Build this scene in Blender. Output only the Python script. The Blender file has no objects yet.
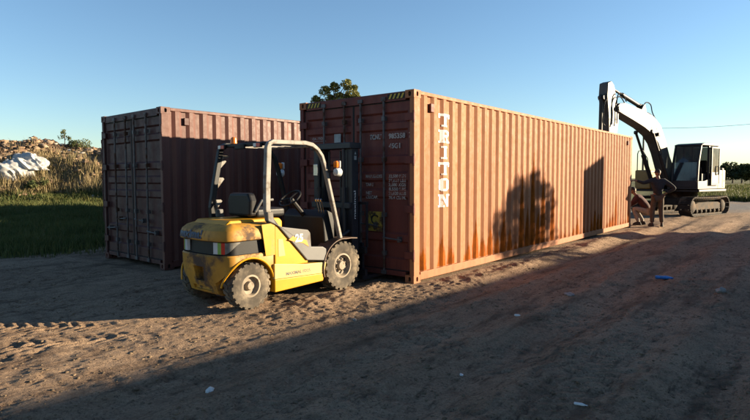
import bpy, bmesh, math, random
import numpy as np
from mathutils import Vector, Matrix

random.seed(7)
rng = np.random.default_rng(11)
PI = math.pi
R = math.radians
SC = bpy.context.scene
COL = SC.collection

# ------------------------------------------------------------------ camera
cam_d = bpy.data.cameras.new('camera')
cam = bpy.data.objects.new('camera', cam_d)
COL.objects.link(cam)
cam_d.sensor_width = 36.0
cam_d.lens = 36.0 * 550.54 / 750.0
cam_d.clip_start = 0.05
cam_d.clip_end = 3000
cam.location = (0, 0, 1.58)
cam.rotation_euler = (Matrix.Rotation(R(90) - 0.0569, 3, 'X') @ Matrix.Rotation(-0.0029, 3, 'Z')).to_euler()
SC.camera = cam

# ------------------------------------------------------------------ light
SUN_AZ = math.atan2(0.989, 0.147)      # clockwise from +Y
SUN_EL = R(11.0)
S = Vector((math.sin(SUN_AZ) * math.cos(SUN_EL), math.cos(SUN_AZ) * math.cos(SUN_EL), math.sin(SUN_EL)))
w = bpy.data.worlds.new('World')
SC.world = w
w.use_nodes = True
nt = w.node_tree
nt.nodes.clear()
sky = nt.nodes.new('ShaderNodeTexSky')
sky.sky_type = 'NISHITA'
sky.sun_disc = False
sky.sun_elevation = SUN_EL
sky.sun_rotation = SUN_AZ
sky.air_density = 1.0
sky.dust_density = 0.1
sky.ozone_density = 3.0
bg = nt.nodes.new('ShaderNodeBackground')
bg.inputs[1].default_value = 0.056
wo = nt.nodes.new('ShaderNodeOutputWorld')
nt.links.new(sky.outputs[0], bg.inputs[0])
nt.links.new(bg.outputs[0], wo.inputs[0])
sun_d = bpy.data.lights.new('sun', 'SUN')
sun_d.energy = 5.0
sun_d.angle = R(0.55)
sun_d.color = (1.0, 0.81, 0.55)
sun = bpy.data.objects.new('sun', sun_d)
COL.objects.link(sun)
sun.location = S * 60
sun.rotation_euler = (-S).to_track_quat('-Z', 'Y').to_euler()
vs = SC.view_settings
vs.view_transform = 'Standard'
vs.look = 'None'
vs.exposure = 2.0
vs.gamma = 1
vs.use_curve_mapping = False

# ------------------------------------------------------------------ node materials
MATS = {}
class NB:
    def __init__(s, name):
        s.m = bpy.data.materials.new(name); s.m.use_nodes = True
        s.t = s.m.node_tree; s.t.nodes.clear()
        s.out = s.t.nodes.new('ShaderNodeOutputMaterial')
        s.p = s.t.nodes.new('ShaderNodeBsdfPrincipled')
        s.t.links.new(s.p.outputs[0], s.out.inputs[0])
        tc = s.t.nodes.new('ShaderNodeTexCoord'); s.tc = tc
        s.co = tc.outputs['Object']
        MATS[name] = s.m
    def n(s, typ, **kw):
        x = s.t.nodes.new(typ)
        for k, v in kw.items(): setattr(x, k, v)
        return x
    def set(s, sock, v):
        if isinstance(v, bpy.types.NodeSocket): s.t.links.new(v, sock)
        elif v is not None:
            if isinstance(v, (tuple, list)) and len(v) == 3 and len(sock.default_value) == 4: v = (*v, 1)
            sock.default_value = v
    def noise(s, scale=5, detail=4, rough=0.55, co=None, sc=None, dist=0):
        x = s.n('ShaderNodeTexNoise')
        c = co if co is not None else s.co
        if sc:
            mp = s.n('ShaderNodeMapping'); s.set(mp.inputs['Vector'], c); mp.inputs['Scale'].default_value = sc; c = mp.outputs[0]
        s.set(x.inputs['Vector'], c)
        x.inputs['Scale'].default_value = scale; x.inputs['Detail'].default_value = detail
        x.inputs['Roughness'].default_value = rough; x.inputs['Distortion'].default_value = dist
        return x.outputs['Fac']
    def ramp(s, v, a, b, oa=0.0, ob=1.0, smooth=True):
        x = s.n('ShaderNodeMapRange'); x.interpolation_type = 'SMOOTHSTEP' if smooth else 'LINEAR'
        s.set(x.inputs[0], v); s.set(x.inputs[1], a); s.set(x.inputs[2], b); s.set(x.inputs[3], oa); s.set(x.inputs[4], ob)
        return x.outputs[0]
    def math(s, op, a, b=None, c=None):
        x = s.n('ShaderNodeMath', operation=op); s.set(x.inputs[0], a)
        if b is not None: s.set(x.inputs[1], b)
        if c is not None: s.set(x.inputs[2], c)
        return x.outputs[0]
    def mix(s, f, a, b, mode='MIX'):
        x = s.n('ShaderNodeMix', data_type='RGBA', blend_type=mode)
        s.set(x.inputs[0], f); s.set(x.inputs[6], a); s.set(x.inputs[7], b)
        return x.outputs[2]
    def bump(s, hgt, strength=0.3, dist=0.01):
        x = s.n('ShaderNodeBump'); x.inputs['Strength'].default_value = strength; x.inputs['Distance'].default_value = dist
        s.set(x.inputs['Height'], hgt); s.set(s.p.inputs['Normal'], x.outputs[0])
    def xyz(s):
        x = s.n('ShaderNodeSeparateXYZ'); s.set(x.inputs[0], s.co); return x.outputs
    def attr(s, name):
        x = s.n('ShaderNodeAttribute'); x.attribute_name = name; return x.outputs['Fac']
    def done(s, col=None, rough=None, metal=None, spec=None):
        s.set(s.p.inputs['Base Color'], col); s.set(s.p.inputs['Roughness'], rough)
        s.set(s.p.inputs['Metallic'], metal); s.set(s.p.inputs['Specular IOR Level'], spec)
        return s.m

KA = 0.68       # overall paint tone for this exposure
def kk(c): return tuple(x * KA for x in c)
def paint(name, col, rough=0.5, var=0.18, scale=3.0, dirt=None, damt=0.5, dscale=2.5, dwidth=0.12, metal=0.0, bump=0.08, spec=0.4):
    col = kk(col); dirt = kk(dirt) if dirt is not None else None; spec = spec * 0.75
    b = NB(name)
    n1 = b.noise(scale, 5)
    c = b.mix(b.ramp(n1, 0.3, 0.7), tuple(x * (1 - var) for x in col), tuple(min(1, x * (1 + var)) for x in col))
    r = rough
    if dirt is not None:
        n2 = b.noise(dscale, 8, 0.68)
        mk = b.ramp(n2, 0.70 - damt * 0.45, 0.70 - damt * 0.45 + dwidth)
        c = b.mix(mk, c, dirt)
        r = b.ramp(mk, 0, 1, rough, 0.9)
    if bump: b.bump(b.noise(scale * 12, 4), bump, 0.004)
    return b.done(c, r, metal, spec)

def m_container(name, face, dark, streakc, rustc, rust_h, rough=0.62, spec=0.3):
    face, dark, streakc, rustc = kk(face), kk(dark), kk(streakc), kk(rustc); spec = spec * 0.8
    b = NB(name)
    o = b.xyz(); X, Z = o[0], o[2]
    # vertical grime streaks, faded patches
    st = b.noise(1.0, 5, 0.6, sc=(5.0, 5.0, 0.35))
    pt = b.noise(0.55, 4, 0.6)
    fine = b.noise(9.0, 6, 0.7)
    c = b.mix(b.ramp(st, 0.35, 0.72), face, dark)
    c = b.mix(b.ramp(pt, 0.45, 0.75, 0, 0.45), c, streakc)
    c = b.mix(b.ramp(fine, 0.56, 0.76, 0, 0.7), c, dark)
    sc1 = b.noise(2.2, 6, 0.75, sc=(1.0, 1.0, 0.5)); c = b.mix(b.ramp(sc1, 0.60, 0.70, 0, 0.35), c, tuple(x * 0.6 for x in dark))
    # scratches / rust freckles
    sp = b.noise(26.0, 3, 0.6, sc=(1.0, 1.0, 0.5))
    c = b.mix(b.ramp(sp, 0.70, 0.76, 0, 0.75), c, tuple(x * 0.5 for x in rustc))
    if rust_h > 0:
        u = b.math('DIVIDE', X, 0.278)
        fr = b.math('FRACT', b.math('SUBTRACT', u, 0.47))
        pk = b.math('SUBTRACT', 1.0, b.math('MULTIPLY', b.math('ABSOLUTE', b.math('SUBTRACT', fr, 0.5)), 2.0))
        wn = b.n('ShaderNodeTexWhiteNoise', noise_dimensions='1D'); b.set(wn.inputs['W'], b.math('FLOOR', b.math('SUBTRACT', u, 0.47)))
        lf = b.noise(0.33, 1, 0.5, sc=(1, 0, 0))
        hgt = b.math('MULTIPLY', b.math('ADD', 0.06, b.math('MULTIPLY', b.math('POWER', wn.outputs[0], 1.3), 1.0)), rust_h)
        hgt = b.math('MULTIPLY', hgt, b.ramp(lf, 0.35, 0.62, 0.6, 1.3))
        hgt = b.math('MULTIPLY', hgt, b.ramp(b.math('ABSOLUTE', b.math('SUBTRACT', X, 4.3)), 0.3, 2.1, 1.75, 1.0))
        hgt = b.math('ADD', 0.13, b.math('MULTIPLY', hgt, b.math('MAXIMUM', pk, 0.0)))
        hgt = b.math('ADD', hgt, b.math('MULTIPLY', b.math('SUBTRACT', b.noise(11, 5, 0.7, sc=(1, 1, .22)), 0.5), 0.85))
        rm = b.ramp(b.math('SUBTRACT', hgt, Z), -0.06, 0.20, 0, 0.93)
        abv = b.ramp(Z, 0.16, 0.175, 0.25, 1.0)
        rm = b.math('MULTIPLY', rm, abv)
        rc = b.mix(b.ramp(b.noise(9, 5, 0.65, sc=(1, 1, .4)), 0.38, 0.66), rustc, tuple(x * 0.5 for x in rustc))
        c = b.mix(rm, c, rc)
        spec = b.ramp(rm, 0, 1, spec, 0.02)
    b.bump(b.noise(3.0, 5, 0.6), 0.25, 0.02)
    return b.done(c, b.ramp(fine, 0.3, 0.7, rough - 0.06, rough + 0.1), 0.0, spec)

def m_dirt():
    b = NB('dirt')
    co = b.tc.outputs['Object']
    n1 = b.noise(0.5, 6, 0.6); n2 = b.noise(4.0, 7, 0.65); n3 = b.noise(38.0, 5, 0.7)
    c = b.mix(b.ramp(n1, 0.3, 0.7), (0.255, 0.172, 0.112), (0.345, 0.240, 0.160))
    c = b.mix(b.ramp(n2, 0.42, 0.68, 0, 0.75), c, (0.165, 0.106, 0.069))
    c = b.mix(b.ramp(n3, 0.52, 0.68, 0, 0.55), c, (0.43, 0.31, 0.21))
    c = b.mix(b.ramp(n3, 0.44, 0.34, 0, 0.7), c, (0.070, 0.046, 0.033))
    rot = b.n('ShaderNodeMapping'); b.set(rot.inputs['Vector'], co); rot.inputs['Rotation'].default_value = (0, 0, -(PI/2 - 0.6791))
    s1 = b.noise(1.0, 7, 0.68, co=rot.outputs[0], sc=(0.45, 2.6, 1)); s2 = b.noise(1.0, 6, 0.7, co=rot.outputs[0], sc=(3.0, 13.0, 1))
    c = b.mix(b.ramp(s1, 0.50, 0.64, 0, 0.68), c, (0.088, 0.056, 0.037))
    c = b.mix(b.ramp(s2, 0.54, 0.66, 0, 0.7), c, (0.070, 0.045, 0.031))
    pit = b.noise(55, 4, 0.7)
    c = b.mix(b.ramp(pit, 0.56, 0.64, 0, 0.75), c, (0.050, 0.034, 0.025))
    g = b.attr('grass'); rd = b.attr('road')
    gn = b.noise(1.3, 6, 0.65)
    gc = b.mix(b.ramp(gn, 0.35, 0.65), (0.048, 0.065, 0.02), (0.10, 0.092, 0.038))
    gc = b.mix(b.ramp(b.noise(0.06, 3, 0.6), 0.4, 0.6, 0, 0.6), gc, (0.13, 0.116, 0.05))
    gm = b.ramp(b.math('ADD', g, b.math('MULTIPLY', b.math('SUBTRACT', n2, 0.5), 0.6)), 0.42, 0.58)
    c = b.mix(gm, c, gc)
    c = b.mix(rd, c, b.mix(b.ramp(n2, 0.35, 0.65), (0.12, 0.115, 0.11), (0.17, 0.16, 0.15)))
    vr = b.n('ShaderNodeTexVoronoi'); vr.inputs['Scale'].default_value = 24.0; b.set(vr.inputs['Vector'], co)
    ck = b.ramp(vr.outputs['Distance'], 0.0, 0.5, 1.0, 0.0)
    bh = b.math('ADD', b.math('MULTIPLY', n3, 1.3), b.math('MULTIPLY', b.noise(95, 5, 0.75), 0.8))
    bh = b.math('ADD', bh, b.math('MULTIPLY', ck, b.ramp(n2, 0.45, 0.65, 0.0, 0.7)))
    bh = b.math('ADD', bh, b.math('MULTIPLY', b.noise(13, 4, 0.6), 1.2))
    b.bump(bh, 0.9, 0.028)
    return b.done(c, 0.95, 0, 0.15)

def m_leaf(name, c1, c2, scale=1.2, trans=0.25):
    c1, c2 = kk(c1), kk(c2)
    b = NB(name)
    n = b.noise(scale, 3)
    oi = b.attr('tint')
    f = b.math('ADD', b.math('MULTIPLY', n, 0.5), b.math('MULTIPLY', oi, 0.5))
    c = b.mix(b.ramp(f, 0.25, 0.75), c1, c2)
    b.done(c, 0.7, 0, 0.25)
    tr = b.n('ShaderNodeBsdfTranslucent'); b.set(tr.inputs[0], c)
    mx = b.n('ShaderNodeMixShader'); mx.inputs[0].default_value = trans
    b.t.links.new(b.p.outputs[0], mx.inputs[1]); b.t.links.new(tr.outputs[0], mx.inputs[2]); b.t.links.new(mx.outputs[0], b.out.inputs[0])
    return b.m

def m_glass(name, tint=(0.5, 0.6, 0.6), rough=0.04, alpha=0.35):
    b = NB(name)
    n = b.noise(3, 5)
    b.done(b.mix(b.ramp(n, 0.4, 0.7), tint, tuple(x * 0.8 for x in tint)), b.ramp(n, 0.3, 0.7, rough, rough + 0.12), 0, 0.6)
    gt = b.n('ShaderNodeBsdfTransparent'); b.set(gt.inputs[0], (0.75, 0.8, 0.8))
    mx = b.n('ShaderNodeMixShader'); mx.inputs[0].default_value = alpha
    b.t.links.new(gt.outputs[0], mx.inputs[1]); b.t.links.new(b.p.outputs[0], mx.inputs[2]); b.t.links.new(mx.outputs[0], b.out.inputs[0])
    return b.m

DUST = (0.21, 0.16, 0.11)
MUD = (0.055, 0.042, 0.034)
m_container('paint_side', (0.43, 0.180, 0.084), (0.33, 0.120, 0.052), (0.46, 0.215, 0.108), (0.38, 0.092, 0.006), 0.95, 0.64, 0.16)
m_container('paint_frame', (0.42, 0.175, 0.082), (0.35, 0.13, 0.060), (0.46, 0.21, 0.105), (0.35, 0.10, 0.02), 0, 0.62, 0.20)
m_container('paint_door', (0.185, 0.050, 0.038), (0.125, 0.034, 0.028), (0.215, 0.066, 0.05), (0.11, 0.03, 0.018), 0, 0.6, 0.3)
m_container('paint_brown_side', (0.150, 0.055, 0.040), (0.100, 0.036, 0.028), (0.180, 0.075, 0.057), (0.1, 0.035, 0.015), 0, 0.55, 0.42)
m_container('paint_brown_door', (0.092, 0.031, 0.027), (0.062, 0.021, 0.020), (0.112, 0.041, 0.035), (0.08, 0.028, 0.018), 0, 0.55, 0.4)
paint('galvanised_bar', (0.12, 0.115, 0.12), 0.55, 0.25, 8, dirt=(0.10, 0.05, 0.03), damt=0.45, metal=0.3)
paint('rubber_seal', (0.018, 0.018, 0.018), 0.7)
paint('dark_hole', (0.012, 0.010, 0.010), 0.9)
paint('white_mark', (0.36, 0.34, 0.33), 0.6, 0.1, 8, dirt=(0.30, 0.10, 0.07), damt=0.46, dscale=14)
paint('white_letter', (0.86, 0.85, 0.82), 0.55, 0.05, 8, dirt=(0.60, 0.34, 0.20), damt=0.36, dscale=7)
paint('yellow_mark', (0.55, 0.40, 0.06), 0.6, 0.15, 8, dirt=(0.10, 0.07, 0.04), damt=0.4, dscale=10)
paint('placard_yellow', (0.42, 0.30, 0.045), 0.6, 0.2, 8, dirt=(0.10, 0.06, 0.035), damt=0.5, dscale=9)
paint('placard_grey', (0.34, 0.37, 0.38), 0.5, 0.15, 10)
paint('black_mark', (0.02, 0.02, 0.02), 0.7)
paint('fork_yellow', (0.66, 0.315, 0.010), 0.38, 0.10, 2, dirt=(0.38, 0.20, 0.06), damt=0.30, dscale=3.5, dwidth=0.25)
paint('counterweight_yellow', (0.50, 0.250, 0.030), 0.55, 0.3, 2, dirt=(0.095, 0.062, 0.044), damt=0.51, dscale=2.9, dwidth=0.16)  # real mud over a yellow browned to paint in the rear's shade
paint('fork_pale', (0.66, 0.47, 0.14), 0.45, 0.12, 3, dirt=(0.50, 0.36, 0.18), damt=0.42, dscale=5, dwidth=0.25)
paint('fork_grey', (0.135, 0.132, 0.13), 0.5, 0.12, 3, dirt=(0.16, 0.125, 0.09), damt=0.42, dscale=4, dwidth=0.25)
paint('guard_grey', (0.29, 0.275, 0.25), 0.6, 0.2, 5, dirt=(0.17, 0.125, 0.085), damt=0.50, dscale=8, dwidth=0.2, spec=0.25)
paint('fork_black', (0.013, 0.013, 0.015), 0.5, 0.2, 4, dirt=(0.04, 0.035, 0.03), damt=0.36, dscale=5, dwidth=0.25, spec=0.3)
paint('mast_black', (0.020, 0.021, 0.028), 0.42, 0.2, 4, dirt=(0.06, 0.055, 0.05), damt=0.35, dscale=5, dwidth=0.25)
paint('fender_brown', (0.10, 0.055, 0.035), 0.6, 0.2, 4, dirt=DUST, damt=0.5, dscale=6, dwidth=0.3)
paint('tyre_rubber', (0.09, 0.078, 0.065), 0.9, 0.2, 6, dirt=(0.31, 0.25, 0.18), damt=0.68, dscale=5, dwidth=0.35, spec=0.15)
paint('rim_dusty', (0.33, 0.27, 0.20), 0.7, 0.2, 8, dirt=(0.12, 0.085, 0.06), damt=0.42, dscale=8, dwidth=0.2)
paint('seat_vinyl', (0.012, 0.012, 0.014), 0.45, 0.2, 6, dirt=(0.035, 0.032, 0.03), damt=0.33, dscale=6, dwidth=0.3, spec=0.3)
paint('chrome', (0.6, 0.6, 0.6), 0.25, 0.1, 6, metal=1.0)
paint('lamp_white', (0.62, 0.64, 0.66), 0.2, 0.05, 8)
paint('lamp_green', (0.22, 0.42, 0.10), 0.25, 0.05, 8)
paint('lamp_red', (0.58, 0.03, 0.02), 0.25, 0.05, 8)
paint('lamp_orange', (0.80, 0.20, 0.02), 0.25, 0.05, 8)
paint('lamp_smoke', (0.22, 0.21, 0.19), 0.2, 0.3, 12)
paint('decal_orange', (0.75, 0.28, 0.02), 0.5, 0.1, 8)
paint('decal_white', (0.75, 0.75, 0.74), 0.5, 0.05, 8)
paint('decal_blue', (0.035, 0.045, 0.085), 0.5, 0.1, 8)
paint('exc_grey', (0.070, 0.069, 0.067), 0.46, 0.1, 2, dirt=(0.16, 0.14, 0.115), damt=0.45, dscale=2, dwidth=0.3, spec=0.36)
paint('exc_dark', (0.020, 0.020, 0.024), 0.5, 0.15, 3, dirt=(0.06, 0.05, 0.042), damt=0.4, dscale=3, dwidth=0.3)
paint('exc_tan', (0.36, 0.23, 0.07), 0.55, 0.12, 3, dirt=(0.22, 0.16, 0.10), damt=0.45, dscale=3, dwidth=0.3)
paint('exc_white', (0.25, 0.215, 0.13), 0.55, 0.08, 3, dirt=(0.30, 0.22, 0.09), damt=0.42, dscale=3, dwidth=0.2)
paint('track_steel', (0.050, 0.038, 0.030), 0.8, 0.35, 5, dirt=(0.16, 0.115, 0.08), damt=0.50, dscale=3.2, dwidth=0.15, spec=0.2)
paint('hose_black', (0.015, 0.015, 0.016), 0.5)
m_glass('cab_glass', (0.02, 0.025, 0.035), 0.05, 0.72)
m_glass('lamp_glass', (0.6, 0.6, 0.6), 0.05, 0.5)
m_dirt()
paint('clod', (0.19, 0.138, 0.092), 0.95, 0.3, 6, dirt=(0.12, 0.088, 0.062), damt=0.5, dscale=8, dwidth=0.2, spec=0.1)
paint('stone_grey', (0.30, 0.28, 0.26), 0.9, 0.2, 20, spec=0.2)
paint('plastic_blue', (0.03, 0.17, 0.50), 0.35, 0.25, 20)
paint('plastic_white', (0.70, 0.70, 0.68), 0.45, 0.06, 12, dirt=(0.35, 0.31, 0.26), damt=0.35, dscale=12, dwidth=0.3)
paint('tarp_white', (0.50, 0.49, 0.475), 0.6, 0.06, 2, dirt=(0.45, 0.41, 0.35), damt=0.42, dscale=1.6, dwidth=0.3, bump=0.2)
m_leaf('grass_green', (0.060, 0.095, 0.022), (0.155, 0.150, 0.045), 0.7)
m_leaf('grass_dry', (0.17, 0.145, 0.060), (0.42, 0.315, 0.165), 0.35)
m_leaf('leaf_olive', (0.11, 0.135, 0.038), (0.30, 0.285, 0.085), 0.5)
m_leaf('leaf_dark', (0.035, 0.050, 0.018), (0.085, 0.095, 0.035), 0.2)
m_leaf('leaf_bush', (0.060, 0.085, 0.025), (0.150, 0.160, 0.060), 0.9)
paint('bark', (0.12, 0.085, 0.06), 0.9, 0.3, 9, bump=0.6)
paint('wood_pole', (0.14, 0.10, 0.07), 0.9, 0.3, 6)
paint('skin', (0.26, 0.145, 0.095), 0.55, 0.1, 12)
paint('hair_dark', (0.018, 0.013, 0.010), 0.6, 0.2, 30)
paint('cloth_dark', (0.028, 0.029, 0.034), 0.85, 0.25, 7)
paint('cloth_khaki', (0.11, 0.078, 0.055), 0.85, 0.2, 7, dirt=(0.09, 0.065, 0.05), damt=0.4, dscale=8, dwidth=0.3)
paint('cloth_maroon', (0.075, 0.022, 0.022), 0.85, 0.2, 7)
paint('cloth_sand', (0.36, 0.31, 0.26), 0.85, 0.2, 7, dirt=(0.15, 0.11, 0.08), damt=0.4, dscale=8, dwidth=0.3)
paint('shoe', (0.05, 0.04, 0.032), 0.8, 0.2, 12)

def m_rubble():
    b = NB('rubble')
    t = b.attr('tint')
    cr = b.n('ShaderNodeValToRGB'); b.set(cr.inputs[0], t)
    e = cr.color_ramp.elements
    e[0].position = 0; e[0].color = (0.115, 0.07, 0.045, 1)
    e[1].position = 1; e[1].color = (0.42, 0.41, 0.38, 1)
    for p, c in ((0.3, (0.26, 0.165, 0.10)), (0.55, (0.36, 0.26, 0.17)), (0.75, (0.20, 0.13, 0.09)), (0.9, (0.40, 0.31, 0.22))):
        q = e.new(p); q.color = (*kk(c), 1)
    return b.done(b.mix(b.ramp(b.noise(4, 5), 0.35, 0.7, 0, 0.6), cr.outputs[0], (0.15, 0.10, 0.068)), 0.9, 0, 0.2)
m_rubble()
def m_mound():
    b = NB('mound_soil')
    c = b.mix(b.ramp(b.noise(0.5, 6, 0.6), 0.35, 0.65), (0.14, 0.09, 0.057), (0.23, 0.17, 0.108))
    c = b.mix(b.ramp(b.noise(3.5, 6, 0.7), 0.5, 0.65, 0, 0.7), c, (0.08, 0.055, 0.035))
    b.bump(b.noise(6, 6, 0.7), 0.8, 0.15)
    return b.done(c, 0.95, 0, 0.1)
m_mound()

# ------------------------------------------------------------------ object helpers
def link(name, bm, mats, parent=None, smooth=False, bevel=0.0, bseg=2, autosm=None):
    me = bpy.data.meshes.new(name)
    bmesh.ops.recalc_face_normals(bm, faces=bm.faces)
    if smooth:
        for f in bm.faces: f.smooth = True
    bm.to_mesh(me); bm.free()
    return link_me(name, me, mats, parent, bevel, bseg, autosm if autosm else (R(40) if smooth else None))
def link_me(name, me, mats, parent=None, bevel=0.0, bseg=2, autosm=None):
    for m in (mats if isinstance(mats, (list, tuple)) else [mats]):
        me.materials.append(MATS[m] if isinstance(m, str) else m)
    o = bpy.data.objects.new(name, me)
    COL.objects.link(o)
    o.parent = parent
    if bevel > 0:
        b = o.modifiers.new('bevel', 'BEVEL'); b.width = bevel; b.segments = bseg; b.limit_method = 'ANGLE'; b.angle_limit = R(35)
    if autosm is not None:
        try: me.set_sharp_from_angle(angle=autosm)
        except Exception: pass
    return o
def tag(o, label=None, cat=None, group=None, kind=None):
    if label: o['label'] = label
    if cat: o['category'] = cat
    if group: o['group'] = group
    if kind: o['kind'] = kind
    return o
def thing(name, label, cat, loc=(0, 0, 0), rz=0.0, group=None):
    o = bpy.data.objects.new(name, None); COL.objects.link(o)
    o.empty_display_size = 0.2
    o.location = loc; o.rotation_euler = (0, 0, rz)
    return tag(o, label, cat, group)
def copy_tree(o, parent=None):
    c = o.copy(); COL.objects.link(c); c.parent = parent
    for ch in [x for x in list(bpy.data.objects) if x.parent == o]: copy_tree(ch, c)
    return c

NEW = bmesh.new
def box(bm, x0, x1, y0, y1, z0, z1, M=None, mi=0):
    vs_ = [bm.verts.new(Vector(p) if M is None else M @ Vector(p)) for p in
           ((x0,y0,z0),(x1,y0,z0),(x1,y1,z0),(x0,y1,z0),(x0,y0,z1),(x1,y0,z1),(x1,y1,z1),(x0,y1,z1))]
    for f in ((0,3,2,1),(4,5,6,7),(0,1,5,4),(1,2,6,5),(2,3,7,6),(3,0,4,7)):
        fc = bm.faces.new([vs_[i] for i in f]); fc.material_index = mi
def prism(bm, pts, a0, a1, axis='y', M=None, mi=0):
    """polygon (p,q) extruded along an axis: y -> (p,a,q), x -> (a,p,q), z -> (p,q,a)"""
    def P(p, a):
        v = {'y': (p[0], a, p[1]), 'x': (a, p[0], p[1]), 'z': (p[0], p[1], a)}[axis]
        return Vector(v) if M is None else M @ Vector(v)
    A = [bm.verts.new(P(p, a0)) for p in pts]; B = [bm.verts.new(P(p, a1)) for p in pts]
    n = len(pts); fs = [bm.faces.new(A[::-1]), bm.faces.new(B)]
    for i in range(n): fs.append(bm.faces.new((A[i], A[(i+1) % n], B[(i+1) % n], B[i])))
    for f in fs: f.material_index = mi
def tube(bm, pts, r, seg=8, mi=0, sx=None, cap=True):
    """round tube through points; r a number or one per point; sx=(a,b) gives a rectangular section"""
    pts = [Vector(p) for p in pts]; n = len(pts); rings = []
    up = None
    for i, p in enumerate(pts):
        d = (pts[min(i+1, n-1)] - pts[max(i-1, 0)]).normalized()
        if up is None:
            up = Vector((0, 1, 0)) if (sx or abs(d.y) < 0.9) else Vector((0, 0, 1))
            if abs(d.dot(up)) > 0.9: up = Vector((1, 0, 0))
        u = (up - d * up.dot(d)).normalized(); v = d.cross(u); up = u
        rr = r[i] if isinstance(r, (list, tuple)) else r
        if sx:
            a, b_ = sx
            ring = [bm.verts.new(p + u * s * a + v * t * b_) for s, t in ((1,1),(-1,1),(-1,-1),(1,-1))]
        else:
            ring = [bm.verts.new(p + (u * math.cos(2*PI*k/seg) + v * math.sin(2*PI*k/seg)) * rr) for k in range(seg)]
        rings.append(ring)
    for a, b_ in zip(rings[:-1], rings[1:]):
        m = len(a)
        for k in range(m):
            f = bm.faces.new((a[k], a[(k+1) % m], b_[(k+1) % m], b_[k])); f.material_index = mi
    if cap:
        for rg in (rings[0][::-1], rings[-1]):
            f = bm.faces.new(rg); f.material_index = mi
def lathe(bm, prof, seg=32, axis='y', c=(0, 0, 0), mi=0, cap=True):
    """profile (r, a) turned round an axis"""
    c = Vector(c); rings = []
    for r_, a in prof:
        ring = []
        for k in range(seg):
            t = 2*PI*k/seg; s_, co = math.sin(t)*r_, math.cos(t)*r_
            ring.append(bm.verts.new(c + Vector({'y': (co, a, s_), 'z': (co, s_, a), 'x': (a, co, s_)}[axis])))
        rings.append(ring)
    for a, b_ in zip(rings[:-1], rings[1:]):
        for k in range(seg):
            f = bm.faces.new((a[k], a[(k+1) % seg], b_[(k+1) % seg], b_[k])); f.material_index = mi
    if cap:
        for rg in (rings[0], rings[-1]):
            try: bm.faces.new(rg).material_index = mi
            except ValueError: pass
def M3(X, Y, Z, loc):
    m = Matrix.Identity(4)
    for i, c in enumerate((X, Y, Z)):
        for j in range(3): m[j][i] = c[j]
    m.translation = Vector(loc); return m
M_DOOR = ((0, -1, 0), (0, 0, 1), (-1, 0, 0))      # reads on a face looking towards -x
M_SIDE = ((1, 0, 0), (0, 0, 1), (0, -1, 0))       # reads on a face looking towards -y
def text_mesh(s, size, bold=0.0, align='LEFT', space=1.0, width=None):
    cu = bpy.data.curves.new('t', 'FONT'); cu.body = s; cu.size = size; cu.align_x = align; cu.offset = bold; cu.space_character = space
    cu.resolution_u = 3
    ob = bpy.data.objects.new('t', cu); COL.objects.link(ob)
    dg = bpy.context.evaluated_depsgraph_get()
    me = bpy.data.meshes.new_from_object(ob.evaluated_get(dg))
    bpy.data.objects.remove(ob); bpy.data.curves.remove(cu)
    if width and len(me.vertices):
        xs = [v.co.x for v in me.vertices]; x0, x1 = min(xs), max(xs)
        for v in me.vertices: v.co.x = (v.co.x - x0) / (x1 - x0) * width
    me.materials.clear()
    return me
def text(name, s, size, mat, parent, axes, loc, bold=0.0, width=None):
    me = text_mesh(s, size, bold, width=width)
    me.transform(M3(*axes, loc))
    return link_me(name, me, mat, parent)

# ------------------------------------------------------------------ numpy noise
def _h(ix, iy, s):
    n = (ix.astype(np.int64) * 374761393 + iy.astype(np.int64) * 668265263 + s * 974634777) & 0xffffffff
    n = ((n ^ (n >> 13)) * 1274126177) & 0xffffffff
    return ((n ^ (n >> 16)) & 0xffff) / 65535.0
def vn(x, y, s=0):
    ix, iy = np.floor(x), np.floor(y); fx, fy = x - ix, y - iy
    ux, uy = fx*fx*(3-2*fx), fy*fy*(3-2*fy)
    a, b = _h(ix, iy, s), _h(ix+1, iy, s); c, d = _h(ix, iy+1, s), _h(ix+1, iy+1, s)
    return (a*(1-ux)+b*ux)*(1-uy) + (c*(1-ux)+d*ux)*uy - 0.5
def fbm(x, y, s=0, o=4, g=0.5):
    r, a = 0, 1.0
    for i in range(o):
        r = r + a * vn(x * 2**i + 17.3*i, y * 2**i - 9.1*i, s + i); a *= g
    return r
def sstep(a, b, x):
    t = np.clip((x - a) / (b - a), 0, 1); return t*t*(3-2*t)

# container frame: l runs along the long side from the doors, d points left across the doors
A0 = 0.6791
O0 = np.array([0.58, 8.19]); LV = np.array([math.sin(A0), math.cos(A0)]); DV = np.array([-math.cos(A0), math.sin(A0)])
def lat_front(x, y):
    return (x - O0[0]) * DV[0] + (y - O0[1]) * DV[1], -((x - O0[0]) * LV[0] + (y - O0[1]) * LV[1])
def wpt(lat, front):
    p = O0 + DV * lat - LV * front; return float(p[0]), float(p[1])

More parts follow.
